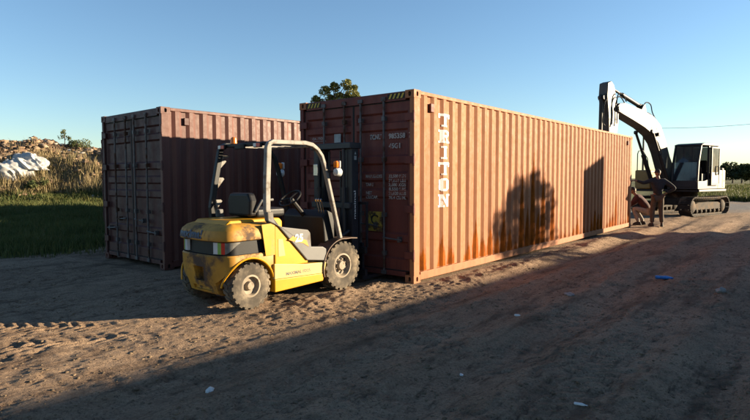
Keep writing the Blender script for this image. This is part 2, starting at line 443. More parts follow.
# ------------------------------------------------------------------ ground
def ground_h(x, y):
    la, fr = lat_front(x, y)
    near = np.exp(-(np.maximum(0, np.hypot(x, y - 6) - 14) / 14) ** 2)
    h = 0.045 * fbm(x / 3.1, y / 3.1, 3, 3)
    # wheel ruts running along the containers
    wob = 0.5 * fbm(fr / 3.5, la * 0 + 2.0, 8, 2)
    for c, wd, dp in ((-1.05, .22, .045), (-2.7, .25, .05), (-4.2, .22, .04), (-4.9, .2, .03), (-6.4, .25, .04)):
        q = np.abs(la + wob * 0.7 - c)
        h = h - dp * np.exp(-(q / wd) ** 2) + 0.6 * dp * np.exp(-((q - 1.7 * wd) / (0.6 * wd)) ** 2)
    # pushed-up spoil beside the machines and the container foot
    spo = 0.036 * np.exp(-((la - 0.22 - 0.12 * np.sin(fr * 1.3)) / 0.22) ** 2) * sstep(3.2, 2.0, fr) * sstep(-0.2, 0.6, fr)
    spo = spo + 0.022 * np.exp(-((la + 0.45) / 0.3) ** 2) * sstep(0.6, -0.2, fr)
    lump = fbm(x / 0.34, y / 0.34, 21, 4, 0.6)
    h = h + spo * (1 + 1.5 * lump)
    h = h + near * (0.013 * lump * (0.6 + 1.2 * np.clip(fbm(x / 1.7, y / 1.7, 33, 2) + 0.35, 0, 1)))
    fine = fbm(x / 0.085, y / 0.085, 41, 3, 0.6)
    pit = sstep(0.14, 0.30, fbm(x / 0.075, y / 0.06, 43, 2, 0.6)) * sstep(-0.15, 0.25, fbm(x / 0.7, y / 0.7, 47, 2))
    h = h - near * 0.016 * pit
    h = h + near * 0.012 * np.maximum(fine, -0.15) * (0.5 + sstep(-0.2, 0.3, fbm(x / 0.8, y / 0.8, 55, 2)))
    # rubber lug prints in the sunlit strip
    for y0, x0, x1, sl, wd in ((5.90, -7.5, -2.6, 0.03, 0.22), (4.95, -6.0, -2.2, 0.42, 0.2)):
        v = y - (y0 + sl * (x + 4)); m = np.exp(-(v / wd) ** 4) * sstep(x0, x0 + .6, x) * sstep(x1, x1 - .8, x)
        ph = (x * 1.0 + np.abs(v) * 0.9) / 0.145
        h = h + m * (0.036 * (np.abs((ph % 1.0) - 0.5) * 2 > 0.5) * (0.5 + vn(x * 9, y * 9, 5)) - 0.012)
    for c, amp in ((-1.75, 0.012), (-3.4, 0.012)):
        v = la + wob * 0.7 - c; m = np.exp(-(v / 0.2) ** 4) * sstep(0.0, 0.4, fbm(x / 2.2, y / 2.2, 71, 2) + 0.2)
        ph = (fr + np.abs(v) * 0.8) / 0.13
        h = h + near * m * amp * (np.abs((ph % 1.0) - 0.5) * 2 > 0.5)
    # keep it level where the containers and the wheels stand
    cz = sstep(-0.25, 0.05, la) * sstep(2.8, 2.5, la) * sstep(0.15, -0.1, fr) * sstep(-12.6, -12.3, fr)
    h = h * (1 - cz) - 0.012 * cz
    l2, f2 = la - 4.34, fr - 1.51
    c2 = sstep(-0.4, -0.1, l2) * sstep(2.9, 2.6, l2) * sstep(0.5, 0.1, f2)
    h = h * (1 - c2) - 0.05 * c2
    for wx, wy in WHEELS:
        k = np.exp(-(((x - wx) ** 2 + (y - wy) ** 2) / 0.22 ** 2) ** 2); h = h * (1 - k) + 0.006 * k
    far = np.exp(-(np.maximum(0, np.hypot(x - 2, y - 12) - 30) / 30) ** 2)
    return h * far
def axis(segs):
    out = [segs[0][0]]
    for a, b, s0, s1 in segs:
        x, n = a, 0
        L = b - a; t = 0
        # steps going from s0 to s1
        k = max(2, int(round(2 * L / (s0 + s1))))
        st = np.linspace(s0, s1, k); st *= L / st.sum()
        out += list(a + np.cumsum(st))
    return np.array(out)
FK_A = np.array([-0.45, 7.79]); FK_YAW = R(40.7)
FU = np.array([math.sin(FK_YAW), math.cos(FK_YAW)]); FL = np.array([-FU[1], FU[0]])
FK_O = FK_A + FL * 0.575
def fk_w(x, y): p = FK_O + FU * x + FL * y; return float(p[0]), float(p[1])
WHEELS = [fk_w(0, -.465), fk_w(0, .465), fk_w(-1.58, -.46), fk_w(-1.58, .46)]

def make_ground():
    xs = axis([(-900, -120, 120, 25), (-120, -30, 12, 1.0), (-30, -6.5, 0.9, 0.06), (-6.5, 3.2, 0.022, 0.022), (3.2, 4.0, 0.024, 0.034), (4.0, 13, 0.035, 0.10), (13, 40, 0.12, 1.2), (40, 150, 1.4, 14), (150, 900, 20, 120)])
    ys = axis([(-60, -2, 8, 0.8), (-2, 2.8, 0.4, 0.05), (2.8, 8.4, 0.019, 0.022), (8.6, 18, 0.032, 0.10), (18, 45, 0.12, 1.0), (45, 200, 1.2, 15), (200, 1500, 20, 150)])
    X, Y = np.meshgrid(xs, ys)
    Z = ground_h(X, Y)
    nx, ny = len(xs), len(ys)
    co = np.stack([X, Y, Z], -1).reshape(-1, 3)
    i = np.arange(nx - 1)[None, :] + nx * np.arange(ny - 1)[:, None]
    q = np.stack([i, i + 1, i + nx + 1, i + nx], -1).reshape(-1, 4)
    me = bpy.data.meshes.new('ground')
    me.vertices.add(len(co)); me.vertices.foreach_set('co', co.ravel())
    me.loops.add(q.size); me.loops.foreach_set('vertex_index', q.ravel().astype(np.int32))
    me.polygons.add(len(q)); me.polygons.foreach_set('loop_start', np.arange(0, q.size, 4, dtype=np.int32))
    me.polygons.foreach_set('use_smooth', np.ones(len(q), bool))
    me.update(); me.validate()
    x, y = co[:, 0], co[:, 1]
    gl = sstep(-0.7, 0.7, -(x - (-7.2 + (y - 10.5) * 0.40)) + 0.8 * fbm(x / 1.2, y / 1.2, 91, 3)) * (y > 4)
    gl = np.where((y > 14) & (x > -6.5) & (x < 5), sstep(18, 21, y), gl)
    gr = sstep(-1.5, 1.5, y - (37.0 + 0.05 * x) + 2.0 * fbm(x / 4, y / 4, 93, 3))
    g = np.maximum(gl, gr)
    rd = sstep(24.3, 25.5, y - 0.10 * (x - 16)) * sstep(38, 35.5, y) * sstep(9, 13, x) * (0.75 + fbm(x / 2, y / 2, 95, 3))
    for n, v in (('grass', g), ('road', np.clip(rd, 0, 1))):
        a = me.attributes.new(n, 'FLOAT', 'POINT'); a.data.foreach_set('value', v.astype(np.float32))
    o = link_me('ground', me, 'dirt'); o['kind'] = 'structure'
    return o
make_ground()
GZ = lambda x, y: float(ground_h(np.array([float(x)]), np.array([float(y)]))[0])

# ---- many small faces in one mesh
def soup(name, V, F, mat, tint=None, parent=None, smooth=False):
    """V: (n, k, 3) pieces of k verts; F: faces of one piece"""
    n, k = V.shape[:2]
    F = [np.array(f) for f in F]
    me = bpy.data.meshes.new(name)
    me.vertices.add(n * k); me.vertices.foreach_set('co', V.reshape(-1).astype(np.float32))
    base = (np.arange(n) * k)[:, None]
    sizes = [len(f) for f in F]
    idx = np.concatenate([base + f[None, :] for f in F], 1).reshape(-1)
    ls = np.cumsum([0] + sizes[:-1]); tot = sum(sizes)
    st = (np.arange(n) * tot)[:, None] + ls[None, :]
    me.loops.add(len(idx)); me.loops.foreach_set('vertex_index', idx.astype(np.int32))
    me.polygons.add(n * len(F)); me.polygons.foreach_set('loop_start', st.reshape(-1).astype(np.int32))
    if smooth: me.polygons.foreach_set('use_smooth', np.ones(n * len(F), bool))
    me.update(); me.validate()
    if tint is not None:
        a = me.attributes.new('tint', 'FLOAT', 'POINT'); a.data.foreach_set('value', np.repeat(tint, k).astype(np.float32))
    return link_me(name, me, mat, parent)
def blades(name, P, H, W, lean, mat, tint, parent=None):
    n = len(P); az = rng.uniform(0, 2*PI, n); la = rng.uniform(0, 2*PI, n)
    sd = np.stack([np.cos(az), np.sin(az), 0*az], 1); ld = np.stack([np.cos(la), np.sin(la), 0*la], 1)
    ln = (lean * rng.uniform(0.2, 1.3, n))[:, None]
    up = np.array([0, 0, 1.0])[None]
    H1 = H[:, None]; W1 = W[:, None]
    mid = P + up * H1 * 0.55 + ld * ln * H1 * 0.3; tip = P + up * H1 + ld * ln * H1
    V = np.stack([P - sd*W1, P + sd*W1, mid - sd*W1*0.7, mid + sd*W1*0.7, tip], 1)
    return soup(name, V, [(0, 1, 3, 2), (2, 3, 4)], mat, tint, parent)
def leaves(name, P, size, mat, tint, parent=None):
    n = len(P)
    a = rng.normal(size=(n, 3)); a /= np.linalg.norm(a, axis=1)[:, None]
    b = rng.normal(size=(n, 3)); b -= a * (a*b).sum(1)[:, None]; b /= np.linalg.norm(b, axis=1)[:, None]
    s = (size * rng.uniform(0.6, 1.3, n))[:, None]
    V = np.stack([P - a*s, P + b*s*0.45, P + a*s, P - b*s*0.45], 1)
    return soup(name, V, [(0, 1, 2, 3)], mat, tint, parent)
ICO = None
def ico_piece(sub):
    bm = NEW(); bmesh.ops.create_icosphere(bm, subdivisions=sub, radius=1)
    v = np.array([list(x.co) for x in bm.verts]); f = [[q.index for q in fc.verts] for fc in bm.faces]; bm.free(); return v, f
def lumps(name, P, size, mat, tint, sub=1, flat=0.6, jag=0.35, parent=None):
    v, f = ico_piece(sub); n = len(P)
    sc = np.stack([rng.uniform(.6, 1.3, n), rng.uniform(.6, 1.3, n), rng.uniform(.5, 1.0, n) * flat], 1) * size[:, None]
    jit = 1 + rng.uniform(-jag, jag, (n, len(v)))
    W = v[None] * jit[..., None] * sc[:, None, :]
    az = rng.uniform(0, 2*PI, n); c, s = np.cos(az)[:, None], np.sin(az)[:, None]
    W = np.stack([W[..., 0]*c - W[..., 1]*s, W[..., 0]*s + W[..., 1]*c, W[..., 2]], -1) + P[:, None, :]
    return soup(name, W, f, mat, tint, parent)

def make_clods():
    n = 60000
    x = rng.uniform(-7, 9, n); y = 2.6 + 13 * rng.uniform(0, 1, n) ** 1.6
    la, fr = lat_front(x, y)
    dens = 0.16 + 0.9 * np.exp(-((la - 0.1) / 0.35) ** 2) * (fr < 3.2) + 0.7 * np.exp(-((la - 0.1 + fr * .03) / 0.55) ** 2) * (fr > 2) \
        + 0.5 * (fbm(x / 1.1, y / 1.1, 61, 2) > 0.2)
    ok = (rng.uniform(0, 1, n) < dens) & ~((la > -0.1) & (la < 2.6) & (fr < 0.1)) & (x > -7.0 + (y - 10.5) * .3) & ~((la > 4.0) & (fr < 1.7))
    x, y = x[ok], y[ok]
    s = 0.004 + 0.017 * rng.uniform(0, 1, len(x)) ** 5
    P = np.stack([x, y, ground_h(x, y) + s * 0.05], 1)
    o = lumps('dirt_clods', P, s, 'clod', rng.uniform(0, 1, len(x)), 1, 0.55, 0.5)
    tag(o, 'crumbs and clods of dry brown soil strewn over the yard', 'soil clods', kind='stuff')
make_clods()

# ------------------------------------------------------------------ shipping containers
CL, CW, CH = 12.192, 2.438, 2.896
PITCH = 0.278
def corr(x):
    """side wall corrugation: distance behind the rail face at x"""
    t = (x / PITCH) % 1.0
    a, b, c = 0.28, 0.5, 0.78
    if t < a: k = 0.0
    elif t < b: k = (t - a) / (b - a)
    elif t < c: k = 1.0
    else: k = 1 - (t - c) / (1 - c)
    return 0.008 + 0.034 * k
def corr_breaks(x0, x1):
    out = [x0]
    k = int(math.floor(x0 / PITCH))
    while k * PITCH < x1:
        for t in (0, 0.28, 0.5, 0.78):
            v = (k + t) * PITCH
            if x0 + 1e-4 < v < x1 - 1e-4: out.append(v)
        k += 1
    return out + [x1]
def hole_face(bm, c, u, v, n, a, b, hu, hv, depth):
    """face with half sizes a,b, centre c, axes u,v, outward n, with a rounded slot hu,hv sunk into it"""
    c, u, v, n = map(Vector, (c, u, v, n))
    corners = [bm.verts.new(c + u*s*a + v*t*b) for s, t in ((1,1),(-1,1),(-1,-1),(1,-1))]
    def ring(dz):
        return [bm.verts.new(c + u*math.copysign(abs(math.cos(t))**0.7, math.cos(t))*hu + v*math.copysign(abs(math.sin(t))**0.7, math.sin(t))*hv - n*dz)
                for t in [PI/8 + k*PI/4 for k in range(8)]]
    R0, R1 = ring(0), ring(depth)
    q = [(0, 1), (2, 3), (4, 5), (6, 7)]
    for i in range(4):
        a_, b_ = q[i]
        bm.faces.new((corners[i], R0[b_], R0[a_]))
        bm.faces.new((corners[i], corners[(i+1) % 4], R0[(b_+1) % 8], R0[b_]))
    for k in range(8): bm.faces.new((R0[k], R0[(k+1) % 8], R1[(k+1) % 8], R1[k]))
    f = bm.faces.new(R1); f.material_index = 1
def casting(bm, cx, cy, cz, sx, sy, sz):
    """corner casting with slots in all faces; centre and half sizes"""
    for ax, n in ((0, 1), (0, -1), (1, 1), (1, -1), (2, 1), (2, -1)):
        h = (sx, sy, sz); N = [0, 0, 0]; N[ax] = n
        i, j = [(1, 2), (0, 2), (0, 1)][ax]
        U = [0, 0, 0]; U[i] = 1; V = [0, 0, 0]; V[j] = 1
        c = Vector((cx, cy, cz)) + Vector(N) * h[ax]
        hu, hv = (0.026, 0.038) if ax != 2 else (0.062, 0.032)
        hole_face(bm, c, U, V, N, h[i], h[j], hu, hv, 0.022)
    bmesh.ops.remove_doubles(bm, verts=bm.verts, dist=1e-5)

def pocket_plate(bm, y0, y1, z0, z1, pockets, x, depth, my=0.05, sl=0.03):
    """door skin on plane x with pressed-in horizontal panels (depth towards +x)"""
    def v(a, y, z): return bm.verts.new((a, y, z))
    rows = []; z = z0
    for a, b in pockets:
        rows.append((z, a, False)); rows.append((a, b, True)); z = b
    rows.append((z, z1, False))
    for a, b, pk in rows:
        if not pk:
            bm.faces.new((v(x, y0, a), v(x, y0, b), v(x, y1, b), v(x, y1, a)))
        else:
            for p, q in ((y0, y0 + my), (y1 - my, y1)):
                bm.faces.new((v(x, p, a), v(x, p, b), v(x, q, b), v(x, q, a)))
            ya, yb = y0 + my, y1 - my
            o = [(x, ya, a), (x, yb, a), (x, yb, b), (x, ya, b)]
            i = [(x + depth, ya + sl, a + sl), (x + depth, yb - sl, a + sl), (x + depth, yb - sl, b - sl), (x + depth, ya + sl, b - sl)]
            ov = [v(*p) for p in o]; iv = [v(*p) for p in i]
            for k in range(4): bm.faces.new((ov[k], ov[(k+1) % 4], iv[(k+1) % 4], iv[k]))
            bm.faces.new(iv)
    bmesh.ops.remove_doubles(bm, verts=bm.verts, dist=1e-5)

def container(name, label, x, y, yaw, z, side, frame, door, rear_dull=None):
    t = thing(name, label, 'container', (x, y, z), PI/2 - yaw)
    # side walls
    for yy, sg in ((0.0, 1), (CW, -1)):
        bm = NEW(); xs = corr_breaks(0.155, CL - 0.155); pr = None
        zs = (0.150, 0.5, 0.9, 1.3, 1.7, 2.1, 2.5, 2.848)
        for xx in xs:
            col = [bm.verts.new((xx, yy + sg * (corr(xx) + 0.006 * float(fbm(np.array([xx * 0.9]), np.array([zz * 0.8 + yy]), 77, 2)[0]) * (0.2 < zz < 2.8)), zz)) for zz in zs]
            if pr:
                for k in range(len(zs) - 1): bm.faces.new((pr[k], col[k], col[k+1], pr[k+1]))
            pr = col
        o = link('side_wall', bm, side, t)
        bm = NEW(); box(bm, 0.178, CL - 0.178, *sorted((yy - sg*0.000, yy + sg*0.055)), 0.035, 0.155); link('bottom_rail', bm, frame, t, bevel=0.006)
        bm = NEW(); box(bm, 0.178, CL - 0.178, *sorted((yy + sg*0.002, yy + sg*0.062)), 2.832, 2.888); link('top_rail', bm, frame, t, bevel=0.008)
    # corner posts and castings
    for xx in (0, 1):
        for yy in (0, 1):
            bm = NEW()
            x0, x1 = (0.008, 0.158) if xx == 0 else (CL - 0.158, CL - 0.008)
            y0, y1 = (0.004, 0.085) if yy == 0 else (CW - 0.085, CW - 0.004)
            box(bm, x0, x1, y0, y1, 0.110, CH - 0.112)
            link('corner_post', bm, frame if yy == 0 else door, t, bevel=0.008)
            for zz in (0.059, CH - 0.059):
                bm = NEW()
                casting(bm, 0.089 if xx == 0 else CL - 0.089, 0.081 if yy == 0 else CW - 0.081, zz, 0.089, 0.081, 0.059)
                link('corner_casting', bm, [frame, 'dark_hole'], t)
    # roof, floor, blind end
    bm = NEW(); pr = None
    for k in range(0, 173):
        xx = 0.18 + (CL - 0.36) * k / 172.0; zz = 2.868 - (0.016 if (k // 2) % 2 else 0)
        c = [bm.verts.new((xx, 0.06, zz)), bm.verts.new((xx, CW - 0.06, zz))]
        if pr: bm.faces.new((pr[0], c[0], c[1], pr[1]))
        pr = c
    link('roof', bm, frame, t)
    bm = NEW(); box(bm, 0.12, CL - 0.06, 0.056, CW - 0.056, 0.128, 0.156); link('floor', bm, door, t)
    bm = NEW(); pr = None
    for k in range(0, 37):
        yy = 0.085 + (CW - 0.17) * k / 36.0; xx = CL - 0.02 - (0.04 if (k // 2) % 2 else 0)
        c = [bm.verts.new((xx, yy, 0.13)), bm.verts.new((xx, yy, 2.80))]
        if pr: bm.faces.new((pr[0], c[0], c[1], pr[1]))
        pr = c
    link('end_wall', bm, side, t)
    for za, zb in ((0.04, 0.148), (2.79, 2.885)): bm = NEW(); box(bm, CL - 0.1, CL - 0.006, 0.165, CW - 0.165, za, zb); link('end_rail', bm, frame, t, bevel=0.005)
    # door header and sill
    bm = NEW(); prism(bm, [(0.012, 2.755), (0.012, 2.872), (0.03, 2.889), (0.13, 2.889), (0.13, 2.755)], 0.164, CW - 0.164, 'y'); link('door_header', bm, door, t)
    bm = NEW(); box(bm, 0.012, 0.13, 0.164, CW - 0.164, 0.085, 0.162); link('door_sill', bm, door, t, bevel=0.005)
    pk = [(0.34, 0.62), (0.72, 1.30), (1.40, 1.56), (1.66, 1.82), (1.92, 2.34), (2.43, 2.60)]
    mid = CW / 2
    for side_i, (y0, y1, hy) in enumerate(((0.092, mid - 0.006, 0.075), (mid + 0.006, CW - 0.092, CW - 0.075))):
        bm = NEW(); pocket_plate(bm, y0, y1, 0.172, 2.744, pk, 0.045, 0.032)
        dr = link('door', bm, door, t)
        bm = NEW()
        for a, b in ((y0 - 0.004, y0 + 0.012), (y1 - 0.012, y1 + 0.004)): box(bm, 0.040, 0.075, a, b, 0.168, 2.748)
        box(bm, 0.041, 0.075, y0 + 0.013, y1 - 0.013, 0.166, 0.178); box(bm, 0.041, 0.075, y0 + 0.013, y1 - 0.013, 2.738, 2.750)
        link('seal', bm, 'rubber_seal', dr)
        for yb in ((0.57, 1.04) if side_i == 0 else (1.39, 1.85)):
            bm = NEW(); tube(bm, [(0.004, yb, 0.115), (0.004, yb, 2.82)], 0.0175, 10)
            lb = link('locking_bar', bm, 'galvanised_bar', dr, smooth=True)
            for zz in (0.125, 2.80): bm = NEW(); box(bm, -0.018, 0.014, yb - 0.045, yb + 0.045, zz - 0.03, zz + 0.03); link('cam_keeper', bm, 'galvanised_bar', lb, bevel=0.004)
            for zz in (0.42, 1.02, 1.88, 2.50): bm = NEW(); box(bm, -0.020, 0.046, yb - 0.030, yb + 0.030, zz - 0.035, zz + 0.035); link('bracket', bm, 'galvanised_bar', lb, bevel=0.004)
            bm = NEW(); zz = 0.66 if yb < 0.8 or yb > 1.6 else 0.86
            dr_ = -1 if side_i == 0 else 1
            tube(bm, [(-0.022, yb, zz + 0.01), (-0.030, yb + dr_*0.10, zz), (-0.030, yb + dr_*0.36, zz - 0.015)], [0.013, 0.013, 0.010], 8)
            box(bm, -0.028, 0.044, yb + dr_*0.30 - 0.02, yb + dr_*0.30 + 0.02, zz - 0.05, zz + 0.03)
            link('handle', bm, 'galvanised_bar', lb)
        for zz in (0.42, 1.12, 1.86, 2.50):
            bm = NEW(); sg = 1 if side_i == 0 else -1
            box(bm, -0.004, 0.030, *sorted((hy - sg*0.075, hy + sg*0.10)), zz - 0.055, zz + 0.055)
            tube(bm, [(0.010, hy - sg*0.06, zz - 0.09), (0.010, hy - sg*0.06, zz + 0.09)], 0.018, 8)
            link('hinge', bm, door, dr, bevel=0.004)
    # small ventilators near the top of the long walls
    for xx, yy, sg in ((0.49, 0, 1), (CL - 0.5, 0, 1)):
        bm = NEW(); box(bm, xx - 0.045, xx + 0.045, yy - 0.010, yy + 0.03, 2.60, 2.73); link('ventilator', bm, door, t, bevel=0.006)
    return t

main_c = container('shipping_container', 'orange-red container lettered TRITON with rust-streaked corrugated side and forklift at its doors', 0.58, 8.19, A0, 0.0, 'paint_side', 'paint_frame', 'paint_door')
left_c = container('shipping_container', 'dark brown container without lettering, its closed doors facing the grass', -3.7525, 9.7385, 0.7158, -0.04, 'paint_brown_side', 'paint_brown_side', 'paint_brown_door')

# ---- TRITON painted down the corrugated wall: slab letters wrapped on the profile
def slab(ch):
    """list of convex polygons in a 1 x 1 box"""
    s = 0.26
    if ch == 'T': return [[(0.02,1),(0.98,1),(0.98,0.80),(0.02,0.80)], [(0.02,0.80),(0.16,0.80),(0.16,0.66),(0.02,0.66)], [(0.84,0.80),(0.98,0.80),(0.98,0.66),(0.84,0.66)], [(0.37,0.80),(0.63,0.80),(0.63,0.14),(0.37,0.14)], [(0.22,0.14),(0.78,0.14),(0.78,0),(0.22,0)]]
    if ch == 'I': return [[(0.20,1),(0.80,1),(0.80,0.86),(0.20,0.86)], [(0.37,0.86),(0.63,0.86),(0.63,0.14),(0.37,0.14)], [(0.20,0.14),(0.80,0.14),(0.80,0),(0.20,0)]]
    if ch == 'R': return [[(0.02,1),(0.78,1),(0.92,0.90),(0.92,0.84),(0.02,0.84)], [(0.14,0.84),(0.38,0.84),(0.38,0.60),(0.14,0.60)], [(0.68,0.84),(0.92,0.84),(0.92,0.60),(0.68,0.60)], [(0.14,0.60),(0.92,0.60),(0.80,0.44),(0.14,0.44)], [(0.14,0.44),(0.38,0.44),(0.38,0.14),(0.14,0.14)], [(0.48,0.44),(0.74,0.44),(0.92,0.14),(0.66,0.14)], [(0.02,0.14),(0.48,0.14),(0.48,0),(0.02,0)], [(0.62,0.14),(0.98,0.14),(0.98,0),(0.62,0)]]
    if ch == 'O': return [[(0.24,1),(0.76,1),(0.94,0.84),(0.06,0.84)], [(0.06,0.84),(0.33,0.84),(0.33,0.16),(0.06,0.16)], [(0.67,0.84),(0.94,0.84),(0.94,0.16),(0.67,0.16)], [(0.06,0.16),(0.94,0.16),(0.76,0),(0.24,0)]]
    if ch == 'N': return [[(0.0,1),(0.34,1),(0.34,0.86),(0.0,0.86)], [(0.62,1),(1.0,1),(1.0,0.86),(0.62,0.86)], [(0.10,0.86),(0.32,0.86),(0.32,0.14),(0.10,0.14)], [(0.70,0.86),(0.92,0.86),(0.92,0.0),(0.70,0.0)], [(0.32,0.86),(0.36,0.86),(0.70,0.30),(0.70,0.0),(0.66,0.0),(0.32,0.56)], [(0.0,0.14),(0.44,0.14),(0.44,0),(0.0,0)]]
def triton(parent):
    z1, hgt, gap = 2.61, 0.205, 0.052
    for k, ch in enumerate('TRITON'):
        bm = NEW(); x0, wd = 0.72, 0.34; zt = z1 - k * (hgt + gap)
        for poly in slab(ch): bm.faces.new([bm.verts.new((x0 + p * wd, 0, zt - hgt + q * hgt)) for p, q in poly])
        for xb in corr_breaks(x0 - 0.1, x0 + wd + 0.1):
            bmesh.ops.bisect_plane(bm, geom=bm.verts[:] + bm.edges[:] + bm.faces[:], plane_co=(xb, 0, 0), plane_no=(1, 0, 0))
        for v in bm.verts: v.co.y = corr(v.co.x) - 0.0055
        link('letter', bm, 'white_letter', parent)
triton(main_c)

# ---- markings on the door end
def mark(s, y, z, size, bold=0.003, mat='white_mark', width=None): text('lettering', s, size, mat, main_c, M_DOOR, (0.0418, y, z), bold, width)
mark('TCNU', 0.885, 2.196, 0.105, 0.004, width=0.235)
mark('985358', 0.505, 2.196, 0.105, 0.004, width=0.315)
mark('7', 0.125, 2.196, 0.105, 0.004)
mark('45G1', 0.505, 2.045, 0.105, 0.004, width=0.22)
for i, (a, b) in enumerate((('MAX.GROSS', '32,500 KGS'), ('', '71,650 LBS'), ('TARE', '3,880 KGS'), ('', '8,550 LBS'), ('NET', '28,620 KGS'), ('CU.CAP.', '76.4 CU.M.'))):
    z = 1.595 - i * 0.066
    if a: mark(a, 0.965, z, 0.066, 0.0025, width=0.33 if i == 0 else None)
    mark(b, 0.505, z, 0.066, 0.0025, width=0.33)
mark('CAUTION', 2.165, 2.245, 0.055, 0.002, width=0.29)
bm = NEW(); box(bm, 0.0405, 0.043, 1.84, 2.20, 2.215, 2.223); link('underline', bm, 'white_mark', main_c)
bm = NEW(); box(bm, 0.036, 0.0435, 1.50, 1.645, 2.18, 2.32); link('data_plate', bm, 'placard_grey', main_c)
bm = NEW(); box(bm, 0.039, 0.0445, 0.635, 0.915, 0.75, 1.06); pl = link('warning_placard', bm, 'placard_yellow', main_c)
bm = NEW()
tube(bm, [(0.0375, 0.775 + 0.07*math.cos(t), 0.935 + 0.07*math.sin(t)) for t in np.linspace(-2.2, 2.6, 14)], 0.012, 6)
tube(bm, [(0.0375, 0.80, 0.80), (0.0375, 0.72, 0.87)], 0.012, 6)
link('symbol', bm, 'black_mark', pl)
for ya, yb in ((0.17, 0.50), (1.93, 2.26)):
    bm = NEW(); box(bm, 0.006, 0.0112, ya, yb, 2.785, 2.866); hz = link('hazard_strip', bm, 'black_mark', main_c)
    k = 0; y = ya + 0.01
    while y + 0.075 < yb:
        bm = NEW(); prism(bm, [(y + 0.040, 2.788), (y + 0.075, 2.788), (y + 0.035, 2.863), (y, 2.863)], 0.0035, 0.0058, 'x'); link('stripe', bm, 'yellow_mark', hz)
        y += 0.075

# ------------------------------------------------------------------ forklift (x forward from the front axle, y left, z up)
def boolean_cut(bm, cutters):
    """subtract each cutter bmesh from bm, return a mesh"""
    def tmp(b):
        bmesh.ops.recalc_face_normals(b, faces=b.faces)
        me = bpy.data.meshes.new('tmp'); b.to_mesh(me); b.free(); o = bpy.data.objects.new('tmp', me); COL.objects.link(o); return o
    o = tmp(bm); cs = [tmp(c) for c in cutters]
    for c in cs:
        md = o.modifiers.new('b', 'BOOLEAN'); md.object = c; md.operation = 'DIFFERENCE'; md.solver = 'EXACT'
    me = bpy.data.meshes.new_from_object(o.evaluated_get(bpy.context.evaluated_depsgraph_get()))
    for q in [o] + cs: bpy.data.objects.remove(q)
    return me

def wheel(parent, x, y, r, wd, rim_r, out, lugs, holes, name='wheel'):
    wl = thing(name, None, None, (x, y, r)); wl.parent = parent
    h = wd / 2
    bm = NEW()
    lathe(bm, [(rim_r, -h*0.80), (rim_r+0.02, -h*0.92), (r*0.80, -h), (r*0.93, -h*0.95), (r*0.955, -h*0.80), (r*0.955, h*0.80), (r*0.93, h*0.95), (r*0.80, h), (rim_r+0.02, h*0.92), (rim_r, h*0.80)], 40, 'y', cap=False)
    for k in range(lugs):
        for sg in (-1, 1):
            t = 2*PI*(k + (0.5 if sg > 0 else 0)) / lugs; dt = PI / lugs * 0.60
            def P(rr, yy, tt): return bm.verts.new((rr*math.cos(tt), yy, rr*math.sin(tt)))
            yo, yi = sg*h*1.0, sg*h*0.10
            for_v = [P(r*0.90, yo, t-dt), P(r*0.90, yo, t+dt), P(r, yo*0.97, t+dt*0.85), P(r, yo*0.97, t-dt*0.85),
                     P(r*0.94, yi, t-dt+0.12), P(r*0.94, yi, t+dt+0.12), P(r*0.998, yi, t+dt*0.8+0.12), P(r*0.998, yi, t-dt*0.8+0.12)]
            for f in ((0,1,2,3),(7,6,5,4),(3,2,6,7),(0,3,7,4),(1,5,6,2)): bm.faces.new([for_v[i] for i in f])
    link('tyre', bm, 'tyre_rubber', wl, smooth=True, autosm=R(30))
    bm = NEW(); o = out
    lathe(bm, [(rim_r+0.012, o*h*0.86), (rim_r-0.012, o*h*0.90), (rim_r-0.022, o*h*0.70), (rim_r*0.80, o*h*0.42), (rim_r*0.46, o*h*0.36), (rim_r*0.44, o*h*0.55), (rim_r*0.36, o*h*0.80), (0.001, o*h*0.84)], 32, 'y', cap=False)
    lathe(bm, [(rim_r+0.012, o*h*0.86), (rim_r+0.012, -o*h*0.8)], 32, 'y', cap=False)
    for k in range(holes):
        t = 2*PI*k/holes
        cx, cz = rim_r*0.63*math.cos(t), rim_r*0.63*math.sin(t)
        lathe(bm, [(rim_r*0.125, o*h*0.36), (rim_r*0.125, o*h*0.44), (0.002, o*h*0.445)], 10, 'y', (cx, 0, cz), mi=1)
        t += PI/holes; cx, cz = rim_r*0.56*math.cos(t), rim_r*0.56*math.sin(t)
        lathe(bm, [(0.012, o*h*0.35), (0.012, o*h*0.52), (0.002, o*h*0.52)], 6, 'y', (cx, 0, cz))
    link('rim', bm, ['rim_dusty', 'dark_hole'], wl, smooth=True)
    return wl

XC, EX = -1.74, 3.0
def plan(hw, xr, n=44, xc=XC, e=EX):
    hw *= 0.962; xr += 0.17
    pts = [(-1.20, -hw)]
    for k in range(n + 1):
        t = -PI/2 + PI * k / n
        c, s_ = math.cos(t), math.sin(t)
        pts.append((xc - (xc - xr) * abs(c) ** (2/e), hw * math.copysign(abs(s_) ** (2/e), s_)))
    pts.append((-1.20, hw)); return pts
def rear_x(y, hw, xr, xc=XC, e=EX):
    hw *= 0.962; xr += 0.17
    return xc - (xc - xr) * max(0.0, 1 - abs(y/hw) ** e) ** (1/e)

